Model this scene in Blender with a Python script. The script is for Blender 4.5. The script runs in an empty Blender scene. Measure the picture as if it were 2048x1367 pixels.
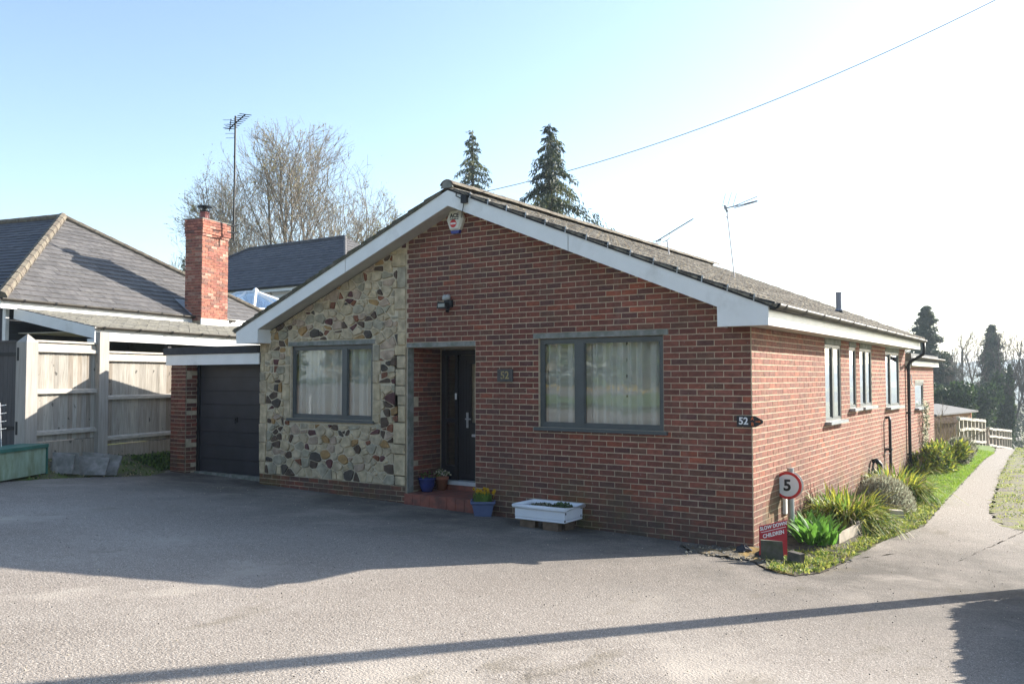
import bpy, math, random
import numpy as np
from mathutils import Matrix, Vector
random.seed(7); rng = np.random.default_rng(7)
sc = bpy.context.scene; COL = sc.collection
R = math.radians

# ------------------------------------------------------------------ camera, world, sun, exposure
CW, CH, CF = 2048.0, 1367.0, 1708.45
CAM = np.array([3.2455, -9.925, 2.0121]); YAW, PIT, ROL = -0.5892, 0.0411, -0.0013
_F = np.array([math.sin(YAW)*math.cos(PIT), math.cos(YAW)*math.cos(PIT), math.sin(PIT)])
_R0 = np.array([math.cos(YAW), -math.sin(YAW), 0.0]); _U0 = np.cross(_R0, _F)
_R = math.cos(ROL)*_R0 + math.sin(ROL)*_U0; _U = -math.sin(ROL)*_R0 + math.cos(ROL)*_U0
cd = bpy.data.cameras.new('camera'); cam = bpy.data.objects.new('camera', cd); COL.objects.link(cam)
cd.sensor_width = 36.0; cd.lens = CF/CW*36.0; cd.clip_start = 0.05; cd.clip_end = 6000
cam.matrix_world = Matrix(((_R[0], _U[0], -_F[0], CAM[0]), (_R[1], _U[1], -_F[1], CAM[1]), (_R[2], _U[2], -_F[2], CAM[2]), (0, 0, 0, 1)))
sc.camera = cam
SUN = np.array([2.55, 4.77, 2.36]); SUN /= np.linalg.norm(SUN)
elev = math.asin(SUN[2]); azim = math.atan2(SUN[0], SUN[1])
w = bpy.data.worlds.new('World'); sc.world = w; w.use_nodes = True
nt = w.node_tree; bg = nt.nodes['Background']; bg.inputs['Strength'].default_value = 0.115
sky = nt.nodes.new('ShaderNodeTexSky'); sky.sky_type = 'NISHITA'; sky.sun_disc = False
sky.sun_elevation = elev; sky.sun_rotation = azim; sky.altitude = 50
sky.air_density = 1.0; sky.dust_density = 0.8; sky.ozone_density = 1.1
nt.links.new(sky.outputs[0], bg.inputs['Color'])
sl = bpy.data.lights.new('sun', 'SUN'); sl.energy = 5.0; sl.angle = R(0.53); sl.color = (1.0, 0.94, 0.85)
so = bpy.data.objects.new('sun', sl); COL.objects.link(so)
so.rotation_euler = Vector(-SUN).to_track_quat('-Z', 'Y').to_euler(); so.location = (20, 40, 30)
sc.view_settings.view_transform = 'Standard'; sc.view_settings.look = 'None'
sc.view_settings.exposure = 1.42; sc.view_settings.gamma = 1.0; sc.view_settings.use_curve_mapping = False
sc.render.engine = 'CYCLES'; sc.cycles.max_bounces = 6; sc.cycles.transparent_max_bounces = 12
sc.cycles.use_denoising = True

# ------------------------------------------------------------------ where things stand
def ray(u, v): return _F + _R*(u-CW/2)/CF - _U*(v-CH/2)/CF
def far(u, v, d): return CAM + ray(u, v)*d                      # point at a depth
def on_x(u, v, x): d = ray(u, v); return CAM + d*((x-CAM[0])/d[0])
def on_y(u, v, y): d = ray(u, v); return CAM + d*((y-CAM[1])/d[1])
def on_z(u, v, z): d = ray(u, v); return CAM + d*((z-CAM[2])/d[2])
def on_wall(P0, u2, u, v):                                        # vertical plane through P0 along u2
    d = ray(u, v); A = np.array([[d[0], -u2[0]], [d[1], -u2[1]]])
    t, s = np.linalg.solve(A, (np.asarray(P0)-CAM)[:2]); return CAM + d*t
FA = np.array([-11.54, -2.50]); FU = np.array([-0.25, 0.968])     # the board fence: start and direction
def sst(a, b, x): t = np.clip((x-a)/(b-a), 0, 1); return t*t*(3-2*t)
def gz(x, y):
    x = np.asarray(x, float); y = np.asarray(y, float)
    xc = np.clip(x, -30, 6)
    z = -0.02 - 0.023*xc + np.where(y < 0, 0.057*np.clip(-y, 0, 14), 0) - 0.012*np.clip(y, 0, 22) - 0.085*np.clip(y-22, 0, 70)
    s = (x-FA[0])*FU[0] + (y-FA[1])*FU[1]; d = (x-FA[0])*FU[1] - (y-FA[1])*FU[0]   # bank at the fence foot
    z = z + 0.30*(1-sst(-0.05, 1.05, d))*sst(-3.0, 0.5, s)*np.where(y < 40, 1, 0)*np.where(x > -40, 1, 0)
    return z
def G(x, y): return float(gz(x, y))
def gnd(u, v):
    z = 0.0
    for _ in range(70):
        P = on_z(u, v, z); z = .5*z + .5*G(P[0], P[1])
    return P

# ------------------------------------------------------------------ object helpers
WM = {}
def link(o, parent=None, M=None):
    COL.objects.link(o); M = M or Matrix.Identity(4)
    if parent is not None:
        o.parent = parent; o.matrix_parent_inverse = WM[parent.name].inverted()
    o.matrix_basis = M; WM[o.name] = M
    return o
def tag(o, label=None, cat=None, group=None, kind=None):
    if label: o['label'] = label
    if cat: o['category'] = cat
    if group: o['group'] = group
    if kind: o['kind'] = kind
    return o
def thing(name, label, cat, loc, group=None):
    o = bpy.data.objects.new(name, None); o.empty_display_size = .2
    link(o, None, Matrix.Translation(Vector([float(c) for c in loc])))
    return tag(o, label, cat, group)
class MB:
    def __init__(s): s.v = []; s.f = []; s.m = []
    def add(s, vs, fs, m=0):
        b = len(s.v); s.v += [tuple(map(float, p)) for p in vs]
        s.f += [tuple(b+i for i in f) for f in fs]; s.m += [m]*len(fs)
    def hexa(s, p, m=0):                                           # 8 corners: bottom 0-3, top 4-7
        s.add(p, [(0, 3, 2, 1), (4, 5, 6, 7), (0, 1, 5, 4), (1, 2, 6, 5), (2, 3, 7, 6), (3, 0, 4, 7)], m)
    def box(s, a, b, m=0, fn=None):
        (x0, y0, z0), (x1, y1, z1) = a, b
        p = [(x0, y0, z0), (x1, y0, z0), (x1, y1, z0), (x0, y1, z0), (x0, y0, z1), (x1, y0, z1), (x1, y1, z1), (x0, y1, z1)]
        s.hexa([fn(*q) for q in p] if fn else p, m)
    def prism(s, poly, fn, h0, h1, m=0):                           # poly (a,b), fn(a,b,h)
        n = len(poly)
        s.add([fn(a, b, h0) for a, b in poly]+[fn(a, b, h1) for a, b in poly],
              [tuple(range(n))[::-1], tuple(range(n, 2*n))]+[(i, (i+1) % n, n+(i+1) % n, n+i) for i in range(n)], m)
    def tube(s, pts, rad, n=6, m=0, caps=True):
        pts = [np.asarray(p, float) for p in pts]; k = len(pts)
        rad = rad if hasattr(rad, '__len__') else [rad]*k
        rings = []; prev = None
        for i in range(k):
            d = pts[min(i+1, k-1)]-pts[max(i-1, 0)]; d = d/(np.linalg.norm(d)+1e-9)
            if prev is None: a = np.cross(d, (0, 0, 1) if abs(d[2]) < .9 else (1, 0, 0))
            else: a = prev-d*np.dot(prev, d)
            a = a/(np.linalg.norm(a)+1e-9); prev = a; b = np.cross(d, a)
            rings.append([pts[i]+rad[i]*(math.cos(t)*a+math.sin(t)*b) for t in (2*math.pi*j/n for j in range(n))])
        vs = [q for r in rings for q in r]; fs = []
        for i in range(k-1):
            for j in range(n): fs.append((i*n+j, i*n+(j+1) % n, (i+1)*n+(j+1) % n, (i+1)*n+j))
        if caps: fs += [tuple(range(n))[::-1], tuple(range((k-1)*n, k*n))]
        s.add(vs, fs, m)
    def lathe(s, c, prof, n=16, m=0, squash=1.0):
        vs = []; fs = []; k = len(prof)
        for r, z in prof:
            for j in range(n):
                t = 2*math.pi*j/n; vs.append((c[0]+r*math.cos(t), c[1]+r*math.sin(t)*squash, c[2]+z))
        for i in range(k-1):
            for j in range(n): fs.append((i*n+j, i*n+(j+1) % n, (i+1)*n+(j+1) % n, (i+1)*n+j))
        fs += [tuple(range(n))[::-1], tuple(range((k-1)*n, k*n))]
        s.add(vs, fs, m)
    def mesh(s, name, mats, smooth=False):
        me = bpy.data.meshes.new(name); me.from_pydata(s.v, [], s.f)
        for x in (mats if isinstance(mats, (list, tuple)) else [mats]): me.materials.append(x)
        if len(me.materials) > 1: me.polygons.foreach_set('material_index', s.m)
        if smooth: me.polygons.foreach_set('use_smooth', [True]*len(s.f))
        me.update(); return me
    def build(s, name, mats, parent=None, smooth=False, kind=None, label=None):
        o = link(bpy.data.objects.new(name, s.mesh(name, mats, smooth)), parent)
        if kind: o['kind'] = kind
        if label: o['label'] = label
        return o
def np_mesh(name, V, Fq, mats, mi=None, parent=None, smooth=False):
    """many faces at once: V (n,3), Fq (k,3 or 4)"""
    me = bpy.data.meshes.new(name); n, k, c = len(V), len(Fq), Fq.shape[1]
    me.vertices.add(n); me.vertices.foreach_set('co', np.ascontiguousarray(V, np.float32).ravel())
    me.loops.add(k*c); me.loops.foreach_set('vertex_index', np.ascontiguousarray(Fq, np.int32).ravel())
    me.polygons.add(k); me.polygons.foreach_set('loop_start', np.arange(0, k*c, c, dtype=np.int32))
    for x in (mats if isinstance(mats, (list, tuple)) else [mats]): me.materials.append(x)
    if mi is not None: me.polygons.foreach_set('material_index', np.asarray(mi, np.int32))
    if smooth: me.polygons.foreach_set('use_smooth', np.ones(k, bool))
    me.update(calc_edges=True); me.validate()
    return link(bpy.data.objects.new(name, me), parent)
def clip(poly, a, b, c):                                            # keep a*x+b*y<=c
    out = []; n = len(poly)
    for i in range(n):
        p, q = poly[i], poly[(i+1) % n]; dp, dq = a*p[0]+b*p[1]-c, a*q[0]+b*q[1]-c
        if dp <= 0: out.append(p)
        if (dp < 0 < dq) or (dq < 0 < dp):
            t = dp/(dp-dq); out.append((p[0]+t*(q[0]-p[0]), p[1]+t*(q[1]-p[1])))
    return out
def clip_convex(poly, conv):                                        # conv counter-clockwise
    n = len(conv)
    for i in range(n):
        (x0, y0), (x1, y1) = conv[i], conv[(i+1) % n]
        a, b = (y1-y0), -(x1-x0); poly = clip(poly, a, b, a*x0+b*y0)
        if len(poly) < 3: return []
    return poly
def area(p): return .5*abs(sum(p[i][0]*p[(i+1) % len(p)][1]-p[(i+1) % len(p)][0]*p[i][1] for i in range(len(p))))
front = lambda a, z, n: (a, -n, z)                                  # wall faces: n is outward
right = lambda a, z, n: (n, a, z)

# ------------------------------------------------------------------ materials
def newmat(name):
    m = bpy.data.materials.new(name); m.use_nodes = True
    t = m.node_tree; return m, t, t.nodes['Principled BSDF'], t.nodes.new, t.links.new
def coords(t, stretch=(1, 1, 1), rnd=False):
    N, L = t.nodes.new, t.links.new
    g = N('ShaderNodeNewGeometry'); mp = N('ShaderNodeMapping'); mp.inputs['Scale'].default_value = stretch
    L(g.outputs['Position'], mp.inputs['Vector'])
    if rnd:
        oi = N('ShaderNodeObjectInfo'); mu = N('ShaderNodeMath'); mu.operation = 'MULTIPLY'; mu.inputs[1].default_value = 37
        L(oi.outputs['Random'], mu.inputs[0]); L(mu.outputs[0], mp.inputs['Location'])
    return mp.outputs[0]
def noise(t, vec, scale, detail=4, rough=.55):
    n = t.nodes.new('ShaderNodeTexNoise'); n.inputs['Scale'].default_value = scale; n.inputs['Detail'].default_value = detail
    n.inputs['Roughness'].default_value = rough; t.links.new(vec, n.inputs['Vector']); return n.outputs['Fac']
def ramp(t, fac, a, b, ca=(0, 0, 0, 1), cb=(1, 1, 1, 1)):
    r = t.nodes.new('ShaderNodeValToRGB'); r.color_ramp.elements[0].position = a; r.color_ramp.elements[1].position = b
    r.color_ramp.elements[0].color = ca; r.color_ramp.elements[1].color = cb; t.links.new(fac, r.inputs[0]); return r.outputs[0]
def mix(t, fac, a, b, mode='MIX'):
    n = t.nodes.new('ShaderNodeMix'); n.data_type = 'RGBA'; n.blend_type = mode
    for s, x in ((n.inputs[0], fac), (n.inputs[6], a), (n.inputs[7], b)):
        if hasattr(x, 'is_linked') or hasattr(x, 'links'): t.links.new(x, s)
        elif isinstance(x, (int, float)): s.default_value = x
        else: s.default_value = (*x[:3], 1)
    return n.outputs[2]
def bump(t, p, h, strength, dist=.01):
    b = t.nodes.new('ShaderNodeBump'); b.inputs['Strength'].default_value = strength; b.inputs['Distance'].default_value = dist
    t.links.new(h, b.inputs['Height']); t.links.new(b.outputs[0], p.inputs['Normal'])
def rgb(c): return (*c, 1)
def grime(t, c, v):                                                   # splash dirt and algae at the foot of a wall, uneven weathering above
    N, L = t.nodes.new, t.links.new
    gp = N('ShaderNodeNewGeometry'); sx = N('ShaderNodeSeparateXYZ'); L(gp.outputs['Position'], sx.inputs[0])
    c = mix(t, ramp(t, noise(t, v, .75, 5, .65), .40, .68, (0, 0, 0, 1), (.34, .34, .34, 1)), c, (.10, .062, .048))
    c = mix(t, ramp(t, noise(t, coords(t, (3.2, 3.2, .5)), 1.0, 5, .7), .60, .75, (0, 0, 0, 1), (.30, .30, .30, 1)), c, (.30, .24, .19))
    g = N('ShaderNodeMapRange'); g.inputs[1].default_value = .85; g.inputs[2].default_value = .10; L(sx.outputs['Z'], g.inputs[0])
    n1 = ramp(t, noise(t, v, 1.6, 6, .72), .34, .60); mm = N('ShaderNodeMath'); mm.operation = 'MULTIPLY'; L(g.outputs[0], mm.inputs[0]); L(n1, mm.inputs[1])
    m2 = N('ShaderNodeMath'); m2.operation = 'MULTIPLY'; L(mm.outputs[0], m2.inputs[0]); m2.inputs[1].default_value = .8
    return mix(t, m2.outputs[0], c, mix(t, ramp(t, noise(t, v, 1.1, 4), .5, .62), (.075, .066, .048), (.105, .105, .035)))
def M(name, col, rough=.7, var=.25, scale=9, stretch=(1, 1, 1), bmp=.0, bscale=60, bdist=.004, col2=None, lo=.42, hi=.62, metal=0, spec=.4, rnd=False, objvar=0, knots=False, dirt=False):
    m, t, p, N, L = newmat(name)
    v = coords(t, stretch, rnd); f = noise(t, v, scale, 5)
    dark = tuple(c*(1-var) for c in col); lite = tuple(min(1, c*(1+var)) for c in col)
    c = ramp(t, f, .3, .7, rgb(dark), rgb(lite))
    if col2 is not None: c = mix(t, ramp(t, noise(t, v, scale*.55, 6, .65), lo, hi), c, col2)
    if dirt: c = grime(t, c, v)
    if knots: c = mix(t, ramp(t, noise(t, coords(t, (9, 9, 6), rnd), 1.0, 1), .70, .74), c, tuple(x*.35 for x in col))
    if objvar:
        oi = N('ShaderNodeObjectInfo'); mr = N('ShaderNodeMapRange'); mr.inputs[3].default_value = 1-objvar; mr.inputs[4].default_value = 1+objvar
        L(oi.outputs['Random'], mr.inputs[0]); hs = N('ShaderNodeHueSaturation'); L(mr.outputs[0], hs.inputs['Value']); L(c, hs.inputs['Color']); c = hs.outputs[0]
    L(c, p.inputs['Base Color']); p.inputs['Roughness'].default_value = rough; p.inputs['Metallic'].default_value = metal
    p.inputs['Specular IOR Level'].default_value = spec
    if bmp: bump(t, p, noise(t, v, bscale, 4), bmp, bdist)
    return m
def leaf_mat(name, col, var=.35, scale=3.0, trans=.35, col2=None):
    m, t, p, N, L = newmat(name)
    f = noise(t, coords(t), scale, 4); c = ramp(t, f, .3, .7, rgb(tuple(x*(1-var) for x in col)), rgb(tuple(x*(1+var) for x in (col2 or col))))
    L(c, p.inputs['Base Color']); p.inputs['Roughness'].default_value = .55; p.inputs['Specular IOR Level'].default_value = .3
    tr = N('ShaderNodeBsdfTranslucent'); L(c, tr.inputs['Color']); mx = N('ShaderNodeMixShader'); mx.inputs[0].default_value = trans
    L(p.outputs[0], mx.inputs[1]); L(tr.outputs[0], mx.inputs[2]); L(mx.outputs[0], t.nodes['Material Output'].inputs['Surface'])
    return m
def brick_mat(name, col, rustic=(150, 150, 22), bs=.35):
    m, t, p, N, L = newmat(name)
    v = coords(t); f = noise(t, coords(t, (1, 1, 2.2)), 11, 5)
    c = ramp(t, f, .28, .72, rgb(tuple(x*.62 for x in col)), rgb(tuple(x*1.38 for x in col)))
    oi = N('ShaderNodeObjectInfo'); mr = N('ShaderNodeMapRange'); mr.inputs[3].default_value = .8; mr.inputs[4].default_value = 1.2
    L(oi.outputs['Random'], mr.inputs[0]); hs = N('ShaderNodeHueSaturation'); L(mr.outputs[0], hs.inputs['Value']); L(c, hs.inputs['Color']); c = hs.outputs[0]
    c = mix(t, ramp(t, noise(t, v, 45, 3), .66, .74), c, (.34, .27, .22))          # pale efflorescence specks
    c = grime(t, c, v)
    L(c, p.inputs['Base Color']); p.inputs['Roughness'].default_value = .85; p.inputs['Specular IOR Level'].default_value = .25
    bump(t, p, noise(t, coords(t, rustic), 1.0, 3), bs, .008)
    return m
BR = [brick_mat('brick_red', (.245, .076, .050)), brick_mat('brick_dark_red', (.19, .062, .044)), brick_mat('brick_purple', (.135, .057, .047)),
      brick_mat('brick_brown', (.17, .076, .052)), brick_mat('brick_bright', (.31, .085, .048)), brick_mat('brick_plum', (.21, .074, .052))]
SBR = [brick_mat('sunlit_brick_%d' % i, c) for i, c in enumerate(((.31, .118, .078), (.28, .105, .072), (.235, .10, .073), (.25, .112, .074), (.35, .125, .075), (.29, .116, .078)))]  # paler copy of the bricks for side walls: sunlight put into the colour
BW = [.25, .25, .16, .11, .04, .19]
OB = [brick_mat('chimney_brick_orange', (.38, .145, .098), (40, 40, 40), .3), brick_mat('chimney_brick_red', (.30, .11, .082), (40, 40, 40), .3),
      brick_mat('chimney_brick_pale', (.43, .24, .18), (40, 40, 40), .3), brick_mat('chimney_brick_brown', (.23, .11, .088), (40, 40, 40), .3)]
OW = [.42, .34, .12, .12]
mortar = M('mortar', (.57, .46, .32), .95, .18, 14, dirt=True, bmp=.4, bscale=90, col2=(.40, .33, .24), lo=.5, hi=.75)
stone_mortar = M('stone_mortar', (.56, .48, .345), .95, .15, 14, bmp=.5, bscale=90)
stonecol = dict(tan=(.50, .40, .25), buff=(.47, .38, .25), grey=(.36, .315, .225), cool=(.32, .285, .20), pink=(.40, .30, .215), dark=(.10, .068, .046), slate=(.085, .07, .054), rust=(.21, .085, .045), ochre=(.36, .22, .09), maroon=(.115, .05, .045))
ST = {k: M('stone_'+k, c, .9, .34, 9, bmp=.8, bscale=24, bdist=.02, col2=tuple(x*.7 for x in c), lo=.5, hi=.72) for k, c in stonecol.items()}
concrete = M('grey_concrete', (.25, .25, .225), .9, .22, 12, bmp=.3, bscale=70, col2=(.15, .16, .13))
white_paint = M('white_paint', (.80, .80, .78), .38, .05, 3, (1, 1, 1), .05, 20, .003, (.58, .57, .53), .56, .8)
white_pvc = M('white_plastic', (.82, .82, .80), .3, .04, 2)
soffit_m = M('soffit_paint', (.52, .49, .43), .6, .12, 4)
alu = M('grey_aluminium', (.075, .085, .085), .38, .12, 5, spec=.5)
sill_m = M('grey_sill', (.30, .32, .33), .35, .1, 6)
black_pl = M('black_plastic', (.014, .014, .015), .5, .2, 6, spec=.3)
gutter_m = M('gutter_plastic', (.05, .042, .032), .55, .3, 5, spec=.22)
tile_m = M('lichen_roof_tile', (.135, .112, .085), .95, .4, 16, bmp=1, bscale=30, bdist=.05, col2=(.285, .25, .19), lo=.42, hi=.60, rnd=True, objvar=.15)
tile_dk = M('mossy_roof_tile', (.14, .125, .095), .95, .35, 12, bmp=.9, bscale=45, bdist=.02, col2=(.085, .085, .05), lo=.45, hi=.6)
slate_m = M('grey_roof_slate', (.105, .098, .094), .62, .22, 8, bmp=.25, bscale=50, col2=(.16, .15, .14), lo=.5, hi=.75, rnd=True, objvar=.16)
slate_dk = M('dark_roof_slate', (.055, .053, .06), .6, .25, 5, bmp=.2, bscale=30, col2=(.085, .08, .085), rnd=True, objvar=.2)
shingle_m = M('felt_shingle', (.17, .165, .15), .95, .25, 14, bmp=.3, bscale=80, col2=(.23, .22, .185), rnd=True, objvar=.15)
hip_m = M('weathered_hip_tile', (.135, .11, .085), .95, .35, 16, bmp=.8, bscale=45, bdist=.015, col2=(.20, .175, .13))
lead_m = M('lead_sheet', (.30, .31, .33), .55, .2, 6)
felt_m = M('dark_felt', (.035, .037, .042), .8, .2, 10)
door_m = M('black_door_paint', (.016, .016, .02), .32, .15, 5, spec=.5)
gdoor_m = M('charcoal_door_paint', (.034, .033, .038), .5, .2, 3, spec=.4)
quarry = M('red_quarry_tile', (.27, .085, .055), .6, .25, 8, col2=(.15, .06, .045))
fence_m = [M('weathered_board_%s' % n, c, .9, .22, 5, (7, 7, .6), .35, 30, .004, c2, .55, .75, rnd=True, objvar=.14, knots=True) for n, c, c2 in
           (('grey', (.36, .33, .285), (.25, .215, .17)), ('pale', (.43, .40, .345), (.31, .27, .21)), ('brown', (.31, .265, .215), (.2, .165, .12)))]
post_m = M('grey_timber_post', (.37, .34, .30), .85, .18, 4, (8, 8, .5), .3, 30, .004)
post_w = M('weathered_rail', (.47, .43, .37), .85, .22, 4, (2, 2, 8), .3, 30, .004)
brown_wood = M('brown_stained_boards', (.13, .075, .045), .8, .3, 5, (6, 6, .5), .3, 30, .004)
pick_m = M('pale_picket_wood', (.42, .385, .31), .8, .25, 5, (6, 6, .6), .3, 30)
shed_m = M('orange_shed_cladding', (.30, .15, .06), .8, .25, 5, (.6, .6, 9), .3, 30)
gate_m = M('dark_gate_paint', (.075, .07, .07), .7, .2, 5, (8, 8, .5), .3, 30)
dk_clad = M('dark_blue_cladding', (.035, .04, .05), .7, .2, 4, (.7, .7, 6))
render_m = M('white_render', (.72, .72, .72), .9, .08, 4)
galv = M('galvanised_steel', (.45, .46, .47), .38, .15, 8, metal=.6)
red_p = M('red_sign_paint', (.62, .03, .03), .4, .06, 6)
crimson = M('crimson_sign_board', (.40, .012, .028), .45, .08, 6)
white_p = M('white_sign_paint', (.82, .82, .82), .4, .03, 6)
black_p = M('black_sign_paint', (.015, .015, .015), .45, .1, 6)
orange_p = M('orange_sign_paint', (.75, .16, .04), .45, .05, 6)
blue_p = M('blue_lens', (.02, .03, .22), .25, .1, 6)
cream_p = M('cream_plastic', (.70, .69, .62), .4, .06, 5)
slate_pl = M('dark_slate_plaque', (.075, .065, .06), .7, .3, 20, bmp=.4, bscale=60)
numeral = M('worn_numeral_paint', (.30, .23, .09), .6, .5, 22)
blue_glaze = M('blue_plastic_pot', (.115, .15, .27), .45, .15, 6)
navy = M('navy_glazed_pot', (.03, .05, .20), .25, .2, 8)
terra = M('terracotta', (.34, .13, .07), .85, .2, 9)
enamel = M('white_sink_enamel', (.78, .80, .83), .18, .04, 4)
soil = M('dark_soil', (.06, .047, .036), .95, .4, 20, bmp=.9, bscale=40, bdist=.03, col2=(.11, .09, .065))
green_metal = M('green_trough_paint', (.045, .15, .12), .5, .2, 5)
pale_green = M('algae_trough_side', (.30, .40, .31), .6, .2, 6, (1, 1, .35), col2=(.19, .24, .14))
slab_m = M('paving_slab', (.25, .235, .215), .92, .25, 9, bmp=.5, bscale=40, bdist=.01, col2=(.15, .145, .12))
log_m = M('edging_timber', (.36, .31, .24), .9, .25, 6, bmp=.4, bscale=30)
bark = M('grey_bark', (.17, .145, .115), .95, .3, 6, (3, 3, 1), .5, 20, .02, col2=(.20, .185, .12), lo=.5, hi=.7)
bark2 = M('dark_bark', (.10, .085, .07), .95, .3, 6)
twigm = M('bare_twigs', (.23, .195, .15), .9, .25, 2)
budm = leaf_mat('spring_buds', (.30, .27, .09), .3)
con_m = [leaf_mat('conifer_dark', (.04, .06, .032), .4, 1.2, .25), leaf_mat('conifer_bright', (.13, .14, .05), .35, 1.2, .35), leaf_mat('conifer_mid', (.07, .092, .045), .4, 1.2, .3)]
con_d = [leaf_mat('yew_dark', (.035, .055, .03), .4, 1.2, .2), leaf_mat('yew_mid', (.055, .08, .04), .4, 1.2, .2), leaf_mat('yew_light', (.08, .10, .045), .4, 1.2, .2)]
g_blade = [leaf_mat('strappy_leaf_green', (.14, .23, .04), .4, 9, .45), leaf_mat('strappy_leaf_yellow', (.38, .39, .06), .3, 9, .45), leaf_mat('strappy_leaf_straw', (.38, .31, .16), .3, 9)]
tulip_m = leaf_mat('broad_bulb_leaf', (.13, .29, .045), .4, 9, .45)
lav_m = [leaf_mat('silver_shrub_leaf', (.34, .36, .26), .25, 9, .45), leaf_mat('silver_shrub_twig', (.24, .215, .15), .3, 9)]
weed_m = [leaf_mat('weed_yellow_green', (.40, .42, .10), .35, 9, .4), leaf_mat('weed_green', (.13, .20, .045), .35, 9, .4)]
lawn_m = [leaf_mat('lawn_green', (.20, .35, .035), .3, 4, .45), leaf_mat('lawn_light', (.34, .42, .07), .3, 4, .45)]
ivy_m = [leaf_mat('ivy_dark', (.03, .055, .02), .4, 2, .2), leaf_mat('ivy_mid', (.06, .10, .03), .4, 2, .25)]
yellow_fl = leaf_mat('yellow_petal', (.75, .48, .02), .15, 9, .4)
white_fl = leaf_mat('cream_petal', (.72, .66, .48), .12, 9, .3)
pink_fl = leaf_mat('pink_petal', (.28, .07, .10), .3, 9, .3)
curtain_m = leaf_mat('net_curtain', (.88, .90, .84), .04, 3, .25)
rope_m = M('dark_curtain_band', (.10, .085, .05), .9, .4, 30)
def glass_mat(name, refl=.3, tint=(1, 1, 1), fres=True):
    m, t, p, N, L = newmat(name)
    g = N('ShaderNodeBsdfGlossy'); g.inputs['Roughness'].default_value = .012; g.inputs['Color'].default_value = (.95, .97, 1, 1)
    tr = N('ShaderNodeBsdfTransparent'); tr.inputs['Color'].default_value = rgb(tint)
    fr = N('ShaderNodeFresnel'); fr.inputs['IOR'].default_value = 1.5; ad = N('ShaderNodeMath'); ad.operation = 'ADD'; ad.use_clamp = True
    ad.inputs[0].default_value = 0
    if fres: L(fr.outputs[0], ad.inputs[0])
    ad.inputs[1].default_value = refl
    mx = N('ShaderNodeMixShader'); L(ad.outputs[0], mx.inputs[0]); L(tr.outputs[0], mx.inputs[1]); L(g.outputs[0], mx.inputs[2])
    L(mx.outputs[0], t.nodes['Material Output'].inputs['Surface'])
    bump_n = N('ShaderNodeBump'); bump_n.inputs['Strength'].default_value = .06; bump_n.inputs['Distance'].default_value = .02
    L(noise(t, coords(t), 2.2, 2), bump_n.inputs['Height']); L(bump_n.outputs[0], g.inputs['Normal'])
    return m
glass = glass_mat('window_glass', .06, (.97, .98, .97))
glass_dark = glass_mat('door_glass', .10, (.3, .32, .3))
roof_glass = glass_mat('roof_glass', .45, (.55, .7, .85), False)
glass_side = glass_mat('side_window_glass', .5, (.8, .84, .84))
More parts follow.
